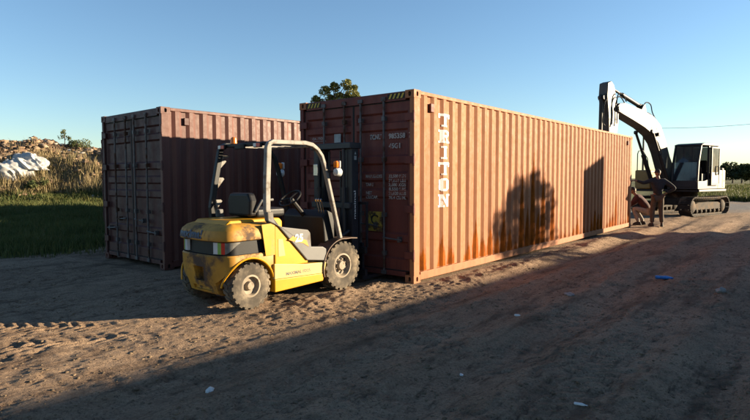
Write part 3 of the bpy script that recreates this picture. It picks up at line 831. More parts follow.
def forklift():
    t = thing('forklift', 'mud-splashed yellow forklift marked 25 with empty seat, parked at the container doors', 'forklift', (*fk_w(0, 0), 0.0), PI/2 - FK_YAW)
    # --- counterweight: lofted plan outlines, dark inset band, wheel arches cut out
    bm = NEW()
    lev = [(0.165, .47, -1.98), (0.20, .525, -2.055), (0.33, .548, -2.10), (0.50, .556, -2.125), (0.655, .556, -2.135), (0.672, .545, -2.12), (0.676, .522, -2.075), (0.832, .522, -2.065), (0.836, .545, -2.125), (0.848, .560, -2.160), (0.90, .560, -2.165), (0.965, .548, -2.135), (1.01, .51, -2.06), (1.035, .44, -1.95), (1.045, .36, -1.86)]
    prev = None
    for i, (z, hw, xr) in enumerate(lev):
        ring = [bm.verts.new((px, py, z)) for px, py in plan(hw, xr)]
        n = len(ring)
        if prev:
            for k in range(n):
                f = bm.faces.new((prev[k], prev[(k+1) % n], ring[(k+1) % n], ring[k]))
                f.material_index = 1 if lev[i][0] in (0.832, 0.836, 0.676) and 0 < k < n - 2 else 0
        else: bm.faces.new(ring[::-1])
        prev = ring
    bm.faces.new(prev)
    cuts = []
    for sg in (-1, 1):
        c = NEW(); lathe(c, [(0.345, sg*0.30), (0.345, sg*0.75)], 40, 'y', (-1.58, 0, 0.275)); cuts.append(c)
        c = NEW(); box(c, -1.925, -1.235, *sorted((sg*0.30, sg*0.75)), -0.1, 0.27); cuts.append(c)
    c = NEW(); prism(c, [(-0.085, 0.34), (0.085, 0.34), (0.115, 0.52), (-0.115, 0.52)], -2.4, -1.84, 'x'); cuts.append(c)
    c = NEW(); box(c, -2.4, -1.87, -0.20, 0.20, 0.225, 0.275); cuts.append(c)
    me = boolean_cut(bm, cuts)
    for p in me.polygons: p.use_smooth = True
    me.materials.clear()
    band = [p.index for p in me.polygons if 0.668 < p.center.z < 0.838 and p.center.x < -1.30 and abs(p.center.y) <= 0.5452]
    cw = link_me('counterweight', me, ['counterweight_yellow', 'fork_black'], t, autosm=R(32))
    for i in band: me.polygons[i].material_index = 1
    # wheel arch lips
    for sg in (-1, 1):
        bm = NEW(); tube(bm, [(px_l, sg*(0.545 if px_l > XC else 0.545*max(0.0, 1 - ((XC - px_l)/0.24)**EX)**(1/EX)), 0.275 + 0.350*math.sin(a)) for a in np.linspace(R(12), R(176), 22) for px_l in (-1.58 + 0.350*math.cos(a),)], 0.012, 6)
        link('arch_lip', bm, 'fork_yellow', cw, smooth=True)
    # tail lamps wrapping round the corners: coloured blocks then a long smoked tip
    def lamp(sg):
        def pt(a, z, off):
            hw, xr = 0.513 + off, -1.93 - off
            c, s_ = math.cos(a), math.sin(a)
            if a <= PI/2: return (XC - (XC - xr) * abs(c) ** (2/EX), sg * hw * abs(s_) ** (2/EX), z)
            return (XC + (a - PI/2) * 0.5, sg * hw, z)
        spans = [(0.42, 0.60, 'lamp_white'), (0.60, 0.76, 'lamp_green'), (0.76, 0.94, 'lamp_red'), (0.94, 1.62, 'lamp_smoke')]
        root = None
        for a0, a1, m in spans:
            bm = NEW(); n = 8; prev = None
            for k in range(n + 1):
                a = a0 + (a1 - a0) * k / n
                q = max(0.0, (a - 0.94) / 0.68); zt, zb = 0.826, 0.690 + 0.125 * q ** 1.4
                ring = [bm.verts.new(pt(a, zz, of)) for zz, of in ((zb, -0.02), (zb, 0.012), (zt, 0.012), (zt, -0.02))]
                if prev:
                    for j in range(4): bm.faces.new((prev[j], prev[(j+1) % 4], ring[(j+1) % 4], ring[j]))
                else: bm.faces.new(ring)
                prev = ring
            bm.faces.new(prev)
            if root is None: root = link('tail_lamp', bm, m, t, smooth=True)
            else: link('lens', bm, m, root, smooth=True)
    lamp(-1); lamp(1)
    # maker's name along the upper bulge
    me = text_mesh('maximal', 0.135, 0.007, width=0.56)
    for v in me.vertices:
        y = 0.42 - v.co.x; z = 0.872 + v.co.y
        k = min(1, max(0, (z - 0.90) / 0.065)); hw, xr = 0.560 - 0.012*k, -2.165 + 0.03*k
        v.co = (rear_x(y, hw, xr) - 0.009, y, z)
    link_me('lettering', me, 'decal_blue', t)
    # --- engine hood and yellow flanks
    bm = NEW(); prism(bm, [(-1.80, 1.03), (-1.74, 1.075), (-0.98, 1.075), (-0.93, 1.03), (-0.93, 0.60), (-1.80, 0.60)], -0.36, 0.36); link('engine_hood', bm, 'fork_yellow', t, bevel=0.02)
    bm = NEW(); prism(bm, [(-1.215, 0.46), (-1.215, 1.035), (-1.16, 1.02), (-0.66, 0.515), (-0.66, 0.46)], -0.552, 0.552); link('flank', bm, 'fork_yellow', t, bevel=0.012)
    for sg in (-1, 1):
        bm = NEW(); prism(bm, [(-1.36, 0.63), (-1.215, 0.63), (-1.215, 1.03), (-1.42, 1.02)], *sorted((sg*0.554, sg*0.557))); link('flank_skin', bm, 'fork_yellow', t)
        bm = NEW(); prism(bm, [(-1.16, 0.60), (-1.05, 0.60), (-1.09, 0.82), (-1.16, 0.82)], *sorted((sg*0.5535, sg*0.556))); link('faded_sticker', bm, 'fork_pale', t)
        # lower sill: yellow with a worn pale upper band
        bm = NEW(); prism(bm, [(-1.235, 0.155), (-0.40, 0.185), (-0.37, 0.285), (-1.235, 0.315)], *sorted((sg*0.30, sg*0.570))); link('sill', bm, 'fork_yellow', t, bevel=0.008)
        bm = NEW(); prism(bm, [(-1.235, 0.317), (-0.37, 0.287), (-0.335, 0.435), (-0.72, 0.452), (-1.235, 0.515)], *sorted((sg*0.30, sg*0.566))); link('sill', bm, 'fork_pale', t, bevel=0.008)
        text('lettering', 'MAXIMAL FD25', 0.06, 'fork_grey', t, M_SIDE, (-1.05, -0.568, 0.345), 0.001, width=0.42) if sg < 0 else None
        # grey cowl with the number
        bm = NEW(); prism(bm, [(-1.34, 1.17), (-1.335, 1.06), (-1.17, 0.985), (-0.69, 0.50), (-0.335, 0.455), (-0.335, 0.62), (-0.40, 0.655), (-0.615, 0.675), (-0.63, 0.86), (-0.67, 0.905), (-1.12, 0.975), (-1.20, 1.02), (-1.245, 1.10), (-1.25, 1.17)], *sorted((sg*0.50, sg*0.575)))
        cow = link('side_cowl', bm, 'fork_grey', t, bevel=0.012)
        if sg < 0:
            bm = NEW(); prism(bm, [(-1.01, 0.80), (-0.94, 0.845), (-0.90, 0.825), (-0.70, 0.77), (-0.665, 0.68), (-0.76, 0.735), (-0.94, 0.775)], -0.5785, -0.5765); link('decal', bm, 'decal_orange', cow)
            text('lettering', '25', 0.135, 'decal_white', cow, M_SIDE, (-0.90, -0.580, 0.765), 0.006)
    bm = NEW(); box(bm, -1.16, -0.02, -0.298, 0.298, 0.17, 0.56); box(bm, -0.66, 0.02, -0.49, 0.49, 0.455, 0.50); box(bm, -0.12, 0.14, -0.30, 0.30, 0.2, 0.5); link('chassis', bm, 'fork_black', t, bevel=0.006)
    # front fenders
    for sg in (-1, 1):
        bm = NEW(); pr = None
        arc = [(0.385*math.cos(a), 0.34 + 0.385*math.sin(a)) for a in np.linspace(R(196), R(82), 16)] + [(0.16, 0.722), (0.28, 0.712)]
        y0, y1 = sg*0.335, sg*0.585
        for k, (px, pz) in enumerate(arc):
            d = Vector((px, 0, pz - 0.34)).normalized() * 0.014 if k < 16 else Vector((0, 0, 0.014))
            r_ = [bm.verts.new(v) for v in ((px, y0, pz), (px, y1, pz), (px + d.x, y1, pz + d.z), (px + d.x, y0, pz + d.z))]
            if pr:
                for j in range(4): bm.faces.new((pr[j], pr[(j+1) % 4], r_[(j+1) % 4], r_[j]))
            else: bm.faces.new(r_)
            pr = r_
        bm.faces.new(pr)
        link('fender', bm, 'fender_brown', t, smooth=True)
    # wheels
    for y, o in ((-0.465, -1), (0.465, 1)):
        wheel(t, 0, y, 0.345, 0.215, 0.165, o, 22, 8)
        wheel(t, -1.58, y, 0.285, 0.19, 0.128, o, 20, 0)
    bm = NEW(); tube(bm, [(0, -0.40, 0.345), (0, 0.40, 0.345)], 0.07, 10); tube(bm, [(-1.58, -0.40, 0.285), (-1.58, 0.40, 0.285)], 0.06, 10); link('axle', bm, 'fork_black', t, smooth=True)
    # dashboard, column, steering wheel, levers, seat
    bm = NEW(); prism(bm, [(-0.20, 0.50), (-0.02, 0.50), (-0.02, 1.08), (-0.16, 1.14), (-0.26, 1.05)], -0.42, 0.42); link('dashboard', bm, 'fork_black', t, bevel=0.02)
    bm = NEW(); tube(bm, [(-0.20, 0, 1.02), (-0.47, 0, 1.29)], 0.035, 8); sc_ = link('steering_column', bm, 'fork_black', t, smooth=True)
    bm = NEW()
    ax = Vector((-0.62, 0, 0.78)).normalized(); u = Vector((0, 1, 0)); v = ax.cross(u); c0 = Vector((-0.485, 0, 1.305))
    ring = [c0 + (u*math.cos(a) + v*math.sin(a))*0.165 for a in np.linspace(0, 2*PI, 29)]
    tube(bm, ring, 0.014, 8)
    for a in (0.3, 2.4, 4.5): tube(bm, [c0, c0 + (u*math.cos(a) + v*math.sin(a))*0.16], 0.010, 6)
    link('steering_wheel', bm, 'fork_black', t, smooth=True)
    for i, y in enumerate((-0.30, -0.35, -0.40)):
        bm = NEW(); tube(bm, [(-0.20, y, 1.08), (-0.27, y - 0.01, 1.27 + 0.01*i)], 0.007, 6); lathe(bm, [(0.002, 1.30), (0.018, 1.285), (0.016, 1.26), (0.006, 1.25)], 8, 'z', (-0.275, y - 0.01, 0.005)); link('lever', bm, 'chrome', t, smooth=True)
    bm = NEW(); box(bm, -1.26, -0.78, -0.245, 0.245, 1.08, 1.20); seat = link('seat', bm, 'seat_vinyl', t, bevel=0.04, bseg=3)
    bm = NEW(); prism(bm, [(-0.235, 1.10), (0.235, 1.10), (0.25, 1.30), (0.20, 1.40), (-0.20, 1.40), (-0.25, 1.30)], -1.36, -1.24, 'x'); link('backrest', bm, 'seat_vinyl', seat, bevel=0.035, bseg=3)
    for y in (-0.25, 0.25): bm = NEW(); tube(bm, [(-1.28, y, 1.16), (-1.20, y*1.12, 1.30), (-1.02, y*1.12, 1.31)], 0.018, 8); link('armrest', bm, 'fork_grey', seat, smooth=True)
    # --- overhead guard
    path = [(-1.20, 0.98), (-1.275, 1.07), (-1.305, 1.20), (-1.30, 1.5), (-1.275, 1.97), (-1.255, 2.02), (-1.20, 2.045), (-0.66, 2.055), (-0.53, 2.035), (-0.43, 1.98), (-0.35, 1.89), (-0.29, 1.74), (-0.15, 1.26), (0.005, 0.73)]
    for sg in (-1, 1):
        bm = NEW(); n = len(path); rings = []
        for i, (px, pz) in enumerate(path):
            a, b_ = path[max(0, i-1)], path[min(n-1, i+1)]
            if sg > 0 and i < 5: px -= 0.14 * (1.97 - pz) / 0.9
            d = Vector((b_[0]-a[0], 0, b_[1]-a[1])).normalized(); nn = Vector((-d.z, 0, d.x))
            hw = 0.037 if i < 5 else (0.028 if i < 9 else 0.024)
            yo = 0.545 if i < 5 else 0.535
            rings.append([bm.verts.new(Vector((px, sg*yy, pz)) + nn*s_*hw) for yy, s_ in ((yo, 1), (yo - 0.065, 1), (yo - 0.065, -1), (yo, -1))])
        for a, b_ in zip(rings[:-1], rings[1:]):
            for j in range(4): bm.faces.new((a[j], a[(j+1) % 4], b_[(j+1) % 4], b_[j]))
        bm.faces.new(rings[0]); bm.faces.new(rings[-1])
        link('guard_frame', bm, 'guard_grey' if sg < 0 else 'fork_black', t, bevel=0.010)  # far frame coloured black to stand for the shade on it
    bm = NEW(); box(bm, -1.30, -1.22, -0.48, 0.48, 2.00, 2.045); link('guard_crossbar', bm, 'fork_black', t, bevel=0.008)
    bm = NEW(); box(bm, -0.60, -0.54, -0.48, 0.48, 2.00, 2.045); link('guard_crossbar', bm, 'guard_grey', t, bevel=0.008)
    for k in range(7):
        y = -0.40 + 0.80 * k / 6
        bm = NEW(); prism(bm, [(-1.22, 2.012), (-0.60, 2.012), (-0.60, 2.042), (-1.22, 2.042)], y - 0.012, y + 0.012); link('roof_bar', bm, 'guard_grey', t)
    # pale plates standing in for patches of sunlight on the far rear pillar
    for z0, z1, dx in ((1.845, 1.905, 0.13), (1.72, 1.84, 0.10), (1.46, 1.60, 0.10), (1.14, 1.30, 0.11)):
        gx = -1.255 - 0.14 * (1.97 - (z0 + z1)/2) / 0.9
        bm = NEW(); prism(bm, [(gx, z0), (gx + dx, z1 - 0.02), (gx + dx*0.8, z1), (gx, z1)], 0.505, 0.515); link('sun_patch', bm, 'guard_grey', t)
    # lamps on the guard
    bm = NEW(); lathe(bm, [(0.045, 2.045), (0.045, 2.07), (0.038, 2.12), (0.020, 2.135), (0.001, 2.137)], 14, 'z', (-1.26, 0.22, 0)); link('beacon', bm, 'lamp_orange', t, smooth=True)
    for y in (-0.37, 0.40):
        bm = NEW(); box(bm, -1.335, -1.300, y - 0.075, y + 0.075, 1.975, 2.035); rl = link('rear_lamp', bm, 'fork_black', t, bevel=0.008)
        bm = NEW(); box(bm, -1.341, -1.3355, y - 0.065, y + 0.005, 1.983, 2.027); link('lens', bm, 'lamp_red', rl)
        bm = NEW(); box(bm, -1.341, -1.3355, y + 0.010, y + 0.065, 1.983, 2.027); link('lens', bm, 'lamp_white', rl)
    bm = NEW(); box(bm, -1.335, -1.302, -0.10, 0.10, 1.965, 2.03); link('work_lamp', bm, 'fork_black', t, bevel=0.01)
    for sg in (-1, 1):
        bm = NEW(); tube(bm, [(-0.25, sg*0.53, 1.68), (-0.17, sg*0.60, 1.68), (-0.15, sg*0.60, 1.80)], 0.012, 6); br = link('lamp_bracket', bm, 'fork_black', t)
        bm = NEW(); lathe(bm, [(0.02, -0.21), (0.05, -0.19), (0.062, -0.13), (0.062, -0.115), (0.001, -0.11)], 16, 'x', (0, sg*0.615, 1.67)); link('head_lamp', bm, 'lamp_white', br, smooth=True)
        bm = NEW(); lathe(bm, [(0.028, 1.735), (0.036, 1.75), (0.036, 1.81), (0.022, 1.825), (0.001, 1.826)], 12, 'z', (-0.165, sg*0.60, 0)); link('indicator', bm, 'lamp_orange', br, smooth=True)
        bm = NEW(); box(bm, -0.125, -0.10, sg*0.60 - 0.035, sg*0.60 + 0.035, 1.73, 1.83); link('indicator_back', bm, 'lamp_white', br, bevel=0.01)
    bm = NEW(); box(bm, -0.40, -0.385, -0.47, -0.39, 1.62, 1.78); link('mirror', bm, 'chrome', t, bevel=0.012)
    # --- mast
    for sg in (-1, 1):
        bm = NEW(); y = sg*0.36
        prism(bm, [(0.36, y - 0.05), (0.50, y - 0.05), (0.50, y - 0.03), (0.385, y - 0.03), (0.385, y + 0.03), (0.50, y + 0.03), (0.50, y + 0.05), (0.36, y + 0.05)], 0.09, 2.06, 'z'); link('mast_rail', bm, 'mast_black', t, bevel=0.004)
        bm = NEW(); y = sg*0.255
        box(bm, 0.40, 0.53, y - 0.035, y + 0.035, 0.12, 2.10); link('inner_rail', bm, 'mast_black', t, bevel=0.006)
        bm = NEW(); tube(bm, [(0.33, sg*0.27, 0.15), (0.33, sg*0.27, 1.45)], 0.042, 12); tube(bm, [(0.33, sg*0.27, 1.45), (0.33, sg*0.27, 2.02)], 0.026, 10); link('lift_cylinder', bm, 'mast_black', t, smooth=True)
        bm = NEW(); tube(bm, [(-0.02, sg*0.30, 0.62), (0.36, sg*0.34, 0.80)], 0.032, 10); link('tilt_cylinder', bm, 'mast_black', t, smooth=True)
        bm = NEW(); tube(bm, [(0.42, sg*0.12, 0.3), (0.42, sg*0.12, 2.0)], 0.016, 6); link('lift_chain', bm, 'mast_black', t)
    for z, x0, x1, yw in ((2.07, 0.30, 0.54, 0.43), (1.18, 0.30, 0.355, 0.41), (0.20, 0.30, 0.355, 0.41)):
        bm = NEW(); box(bm, x0, x1, -yw, yw, z - 0.045, z + 0.045); link('mast_crossmember', bm, 'mast_black', t, bevel=0.01)
    bm = NEW()
    for z in (0.16, 0.50): box(bm, 0.55, 0.60, -0.50, 0.50, z - 0.05, z + 0.05)
    for y in (-0.22, 0.22): box(bm, 0.535, 0.549, y - 0.04, y + 0.04, 0.12, 0.60)
    link('carriage', bm, 'mast_black', t, bevel=0.006)
    bm = NEW()
    for y in np.linspace(-0.50, 0.50, 7): box(bm, 0.575, 0.60, y - 0.014, y + 0.014, 0.551, 1.19)
    box(bm, 0.57, 0.605, -0.515, 0.515, 1.191, 1.23)
    link('load_backrest', bm, 'mast_black', t)
    for y in (-0.34, 0.34):
        bm = NEW(); prism(bm, [(0.605, 0.60), (0.645, 0.60), (0.65, 0.085), (1.68, 0.055), (1.69, 0.04), (0.62, 0.030), (0.605, 0.05)], y - 0.055, y + 0.055); link('fork', bm, 'mast_black', t, bevel=0.004)
    me = text_mesh('maximal', 0.062, 0.0005, width=0.42)
    me.transform(M3((0, 0, 1), (-1, 0, 0), (0, -1, 0), (0.44, -0.4115, 0.98))); link_me('lettering', me, 'decal_white', t)
    bm = NEW(); prism(bm, [(0.41, 1.86), (0.46, 1.86), (0.46, 1.92), (0.41, 1.92)], -0.4125, -0.4105); prism(bm, [(0.415, 1.94), (0.455, 1.94), (0.435, 1.985)], -0.4125, -0.4105); link('warning_sticker', bm, 'placard_grey', t)
    return t
forklift()

# ------------------------------------------------------------------ excavator (x forward, y left, z up)
def excavator():
    t = thing('excavator', 'grey and tan tracked excavator reaching its raised boom behind the container end', 'excavator', (13.3, 23.9, 0), math.atan2(-0.574, -0.82))
    # tracks
    for sg in (-1, 1):
        yc = sg * 1.0; hw = 0.25
        tr = thing('track', None, None, (0, 0, 0)); tr.parent = t
        r = 0.37; x0, x1, zc = -1.25, 1.40, 0.40
        per = [];  n_s = 40
        Ltot = 2*(x1 - x0) + 2*PI*r
        def at(s):
            s %= Ltot
            a = x1 - x0
            if s < a: return (x0 + s, zc + r - 0.025*math.sin(PI*s/a)), (1, 0)
            s -= a
            if s < PI*r: q = PI/2 - s/r; return (x1 + r*math.cos(q), zc + r*math.sin(q)), (math.sin(q), -math.cos(q))
            s -= PI*r
            if s < a: return (x1 - s, zc - r), (-1, 0)
            s -= a; q = -PI/2 - s/r; return (x0 + r*math.cos(q), zc + r*math.sin(q)), (math.sin(q), -math.cos(q))
        bm = NEW()
        for k in range(n_s):
            (px, pz), (dx, dz) = at(Ltot*k/n_s); L = Ltot/n_s*0.46
            M = M3((dx, 0, dz), (0, 1, 0), (-dz, 0, dx), (px, yc, pz))
            box(bm, -L, L, -hw, hw, -0.018, 0.016, M)
            for q in (-0.7, 0.0, 0.7): box(bm, L*q - 0.010, L*q + 0.010, -hw*0.985, hw*0.985, 0.0165, 0.042, M)
            for yy in (-0.09, 0.09): box(bm, -L*1.05, L*1.05, yy - 0.03, yy + 0.03, -0.085, -0.0185, M)
        link('shoes', bm, 'track_steel', tr)
        bm = NEW(); prism(bm, [(-1.05, 0.26), (1.2, 0.26), (1.2, 0.50), (0.9, 0.56), (-0.8, 0.56), (-1.05, 0.50)], yc - 0.13, yc + 0.13); link('track_frame', bm, 'track_steel', tr, bevel=0.02)
        for xx, rr in ((x0, 0.285), (x1, 0.285)):
            bm = NEW(); lathe(bm, [(0.06, -0.16), (rr*0.9, -0.13), (rr, -0.09), (rr, 0.09), (rr*0.9, 0.13), (0.12, 0.17), (0.06, 0.18)], 24, 'y', (xx, yc, zc)); link('sprocket' if xx < 0 else 'idler', bm, 'track_steel', tr, smooth=True)
        for k in range(6):
            bm = NEW(); lathe(bm, [(0.05, -0.17), (0.085, -0.15), (0.085, 0.15), (0.05, 0.17)], 14, 'y', (-0.85 + 0.38*k, yc, 0.205)); link('roller', bm, 'track_steel', tr, smooth=True)
    bm = NEW(); box(bm, -0.7, 0.8, -0.86, 0.86, 0.42, 0.72); lathe(bm, [(0.62, 0.721), (0.62, 1.0)], 28, 'z'); link('undercarriage', bm, 'track_steel', t, bevel=0.02)
    # upper body
    bm = NEW(); box(bm, -1.1, 1.30, -1.30, 1.32, 1.00, 1.10); link('deck', bm, 'exc_dark', t, bevel=0.02)
    bm = NEW(); box(bm, 0.05, 1.42, -1.32, -0.62, 1.105, 1.92); link('tool_box', bm, 'exc_tan', t, bevel=0.06, bseg=3)
    bm = NEW(); box(bm, -0.95, 0.04, -1.30, 0.25, 1.105, 1.86); link('engine_cover', bm, 'exc_tan', t, bevel=0.06, bseg=3)
    bm = NEW(); box(bm, -0.95, -0.24, 0.26, 1.335, 1.105, 1.90); link('side_door', bm, 'exc_white', t, bevel=0.04, bseg=3)
    bm = NEW()
    out = [(-0.62, 1.345), (-0.80, 1.34), (-1.02, 1.15), (-1.30, 0.7), (-1.42, 0.0), (-1.30, -0.7), (-1.02, -1.15), (-0.80, -1.34), (-0.62, -1.345)]
    prism(bm, out, 1.16, 1.99, 'z'); link('counterweight', bm, 'exc_white', t, bevel=0.06, bseg=3)
    bm = NEW(); tube(bm, [(-0.55, -0.3, 1.86), (-0.55, -0.3, 2.25), (-0.62, -0.3, 2.33)], 0.055, 10); link('exhaust', bm, 'exc_dark', t, smooth=True)
    bm = NEW(); tube(bm, [(1.36, -1.24, 1.92), (1.36, -1.24, 2.62), (1.28, -1.24, 2.75), (0.95, -1.24, 2.78), (0.55, -1.24, 2.45), (0.4, -1.24, 1.92)], 0.022, 8); link('hand_rail', bm, 'exc_grey', t, smooth=True)
    bm = NEW(); box(bm, -0.60, -0.36, 1.3358, 1.3385, 1.72, 1.83); link('decal', bm, 'exc_dark', t)
    # cab
    cab = thing('cab', None, None, (0, 0, 0)); cab.parent = t
    y0, y1 = 0.30, 1.35
    side = [(-0.22, 1.12), (1.47, 1.12), (1.50, 1.46), (1.42, 2.35), (1.22, 2.93), (-0.10, 2.95), (-0.22, 2.75)]
    bm = NEW(); prism(bm, [(-0.22, 1.12), (1.47, 1.12), (1.49, 1.44), (0.95, 1.44), (0.55, 1.52), (-0.22, 1.52)], y1 - 0.05, y1); prism(bm, [(-0.22, 1.12), (1.47, 1.12), (1.49, 1.44), (-0.22, 1.44)], y0, y0 + 0.05); link('lower_panel', bm, 'exc_grey', cab, bevel=0.01)
    bm = NEW(); box(bm, -0.215, 1.46, y0 + 0.051, y1 - 0.051, 1.125, 1.20); box(bm, -0.219, -0.17, y0 + 0.052, y1 - 0.052, 1.21, 1.9); link('floor', bm, 'exc_dark', cab)
    bm = NEW(); prism(bm, [(1.455, 1.20), (1.497, 1.21), (1.505, 1.46), (1.46, 1.46)], y0 + 0.051, y1 - 0.051); link('front_panel', bm, 'exc_dark', cab)
    bm = NEW(); prism(bm, [(-0.24, 2.86), (-0.16, 2.95), (0.3, 2.99), (1.0, 2.98), (1.26, 2.93), (1.28, 2.87)], y0 - 0.02, y1 + 0.02); link('roof', bm, 'exc_dark', cab, bevel=0.03, bseg=3)
    for yy in (y0, y1 - 0.07):
        bm = NEW(); tube(bm, [(1.46, yy + 0.035, 1.45), (1.41, yy + 0.035, 2.2), (1.23, yy + 0.035, 2.88)], 0.035, sx=(0.035, 0.04)); link('pillar', bm, 'exc_dark', cab, bevel=0.008)
        bm = NEW(); tube(bm, [(-0.17, yy + 0.035, 1.50), (-0.17, yy + 0.035, 2.88)], 0.035, sx=(0.034, 0.045)); link('pillar', bm, 'exc_dark', cab, bevel=0.008)
        bm = NEW(); tube(bm, [(0.56, yy + 0.035, 1.48), (0.56, yy + 0.035, 2.88)], 0.035, sx=(0.033, 0.05)); link('pillar', bm, 'exc_dark', cab, bevel=0.008)
    bm = NEW(); prism(bm, [(1.452, 1.462), (1.470, 1.462), (1.422, 2.2), (1.245, 2.86), (1.23, 2.86), (1.404, 2.2)], y0 + 0.071, y1 - 0.071); link('windscreen', bm, 'cab_glass', cab)
    bm = NEW(); box(bm, -0.12, 0.505, y1 - 0.04, y1 - 0.03, 1.53, 2.86); link('window', bm, 'cab_glass', cab)
    bm = NEW(); box(bm, -0.12, 0.505, y0 + 0.03, y0 + 0.04, 1.45, 2.86); box(bm, 0.615, 1.20, y0 + 0.03, y0 + 0.04, 1.45, 2.86); link('window', bm, 'cab_glass', cab)
    bm = NEW(); box(bm, -0.19, -0.18, y0 + 0.071, y1 - 0.071, 1.91, 2.85); link('window', bm, 'cab_glass', cab)
    # cab door latched open against the side
    bm = NEW()
    for a in ([(-0.16, 1.30), (0.50, 1.30)], [(-0.16, 2.80), (0.50, 2.80)]): tube(bm, [(a[0][0], y1 + 0.06, a[0][1]), (a[1][0], y1 + 0.06, a[1][1])], 0.03, sx=(0.02, 0.03))
    for xx in (-0.16, 0.50): tube(bm, [(xx, y1 + 0.0605, 1.27), (xx, y1 + 0.0605, 2.83)], 0.03, sx=(0.02, 0.03))
    box(bm, -0.13, 0.47, y1 + 0.05, y1 + 0.07, 1.331, 1.80)
    dr = link('door', bm, 'exc_grey', cab, bevel=0.008)
    bm = NEW(); box(bm, -0.13, 0.47, y1 + 0.056, y1 + 0.064, 1.805, 2.77); link('pane', bm, 'cab_glass', dr)
    bm = NEW(); tube(bm, [(0.03, y1 + 0.10, 1.70), (0.03, y1 + 0.13, 1.75), (0.03, y1 + 0.13, 2.0), (0.03, y1 + 0.10, 2.05)], 0.03, 8); link('handle', bm, 'exc_dark', dr)
    bm = NEW(); box(bm, 0.10, 0.62, 0.58, 1.08, 1.21, 1.62); box(bm, 0.02, 0.15, 0.60, 1.06, 1.625, 2.30); link('seat', bm, 'seat_vinyl', cab, bevel=0.05, bseg=3)
    bm = NEW()
    for yy in (0.48, 1.18): box(bm, 0.45, 0.95, yy - 0.07, yy + 0.07, 1.21, 1.74); tube(bm, [(0.85, yy, 1.74), (0.90, yy, 2.0)], 0.02, 8)
    link('console', bm, 'exc_dark', cab)
    # boom
    bm = NEW()
    up = [(0.55, 1.55), (0.95, 1.95), (1.35, 2.45), (1.74, 3.13), (2.14, 3.70), (2.68, 4.03), (3.52, 4.24), (4.75, 4.42), (5.10, 4.38), (5.28, 4.24), (5.24, 4.08)]
    lo = [(5.04, 4.02), (4.2, 3.80), (3.35, 3.56), (2.72, 3.30), (2.30, 2.98), (2.00, 2.58), (1.65, 1.95), (1.25, 1.45), (0.95, 1.25), (0.70, 1.25)]
    prism(bm, up + lo, -0.32, 0.16); link('boom', bm, 'exc_grey', t, bevel=0.02)
    bm = NEW(); box(bm, 0.55, 1.25, -0.45, -0.33, 1.101, 1.65); box(bm, 0.55, 1.25, 0.17, 0.28, 1.101, 1.65); tube(bm, [(0.78, -0.46, 1.42), (0.78, 0.285, 1.42)], 0.07, 12); link('boom_foot', bm, 'exc_dark', t, bevel=0.02)
    # stick with its bucket hanging down behind the container
    bm = NEW(); prism(bm, [(5.42, 5.02), (5.60, 5.16), (5.82, 5.08), (5.86, 4.60), (5.74, 3.9), (5.66, 2.6), (5.60, 1.30), (5.40, 1.25), (5.28, 2.6), (5.10, 3.55), (5.06, 4.18), (5.25, 4.55)], -0.26, 0.10)
    stick = link('stick', bm, 'exc_grey', t, bevel=0.02)
    bm = NEW(); tube(bm, [(5.16, -0.36, 4.18), (5.16, 0.20, 4.18)], 0.085, 14); link('pivot_pin', bm, 'exc_dark', t, smooth=True)
    bm = NEW()
    bk = [(5.40, 1.30), (5.62, 1.30), (5.95, 1.05), (6.05, 0.65), (5.85, 0.25), (5.40, 0.10), (4.95, 0.18), (4.90, 0.22)]
    inn = [(4.92, 0.25), (5.40, 0.16), (5.80, 0.30), (5.98, 0.66), (5.90, 1.0), (5.60, 1.22), (5.42, 1.24)]
    prism(bm, bk + inn, -0.55, 0.40)
    for yy in (-0.57, 0.401): prism(bm, [(5.40, 1.28), (5.60, 1.28), (5.93, 1.03), (6.02, 0.65), (5.83, 0.27), (5.40, 0.12), (4.93, 0.20)], yy, yy + 0.018)
    for yy in np.linspace(-0.5, 0.35, 5): prism(bm, [(4.93, 0.18), (4.93, 0.25), (4.72, 0.20)], yy - 0.045, yy + 0.045)
    link('bucket', bm, 'exc_dark', t)
    # hydraulic cylinders
    def ram(a, b, y, r1, r2, f):
        a, b = Vector((a[0], y, a[1])), Vector((b[0], y, b[1])); m = a.lerp(b, f)
        bm = NEW(); tube(bm, [a, m], r1, 12); lathe(bm, [(r1*1.25, -0.05), (r1*1.25, 0.05)], 12, 'y', a)
        c = link('cylinder', bm, 'exc_dark', t, smooth=True)
        bm = NEW(); tube(bm, [m, b], r2, 10); lathe(bm, [(r2*1.5, -0.05), (r2*1.5, 0.05)], 12, 'y', b); link('rod', bm, 'exc_dark', c, smooth=True)
    ram((3.25, 4.40), (5.46, 4.98), -0.08, 0.085, 0.05, 0.62)
    for y in (-0.42, 0.26): ram((1.50, 1.16), (2.98, 3.42), y, 0.085, 0.05, 0.6)
    ram((5.95, 4.55), (6.0, 1.5), -0.08, 0.07, 0.045, 0.55)
    bm = NEW(); prism(bm, [(3.05, 4.14), (3.45, 4.22), (3.30, 4.47), (3.18, 4.47)], -0.22, -0.16); prism(bm, [(3.05, 4.14), (3.45, 4.22), (3.30, 4.47), (3.18, 4.47)], -0.0, 0.06); link('ram_bracket', bm, 'exc_grey', t)
    bm = NEW(); prism(bm, [(5.80, 4.35), (5.86, 4.7), (6.0, 4.58), (5.98, 4.5)], -0.20, -0.15); prism(bm, [(5.80, 4.35), (5.86, 4.7), (6.0, 4.58), (5.98, 4.5)], -0.01, 0.04); link('ram_bracket', bm, 'exc_grey', t)
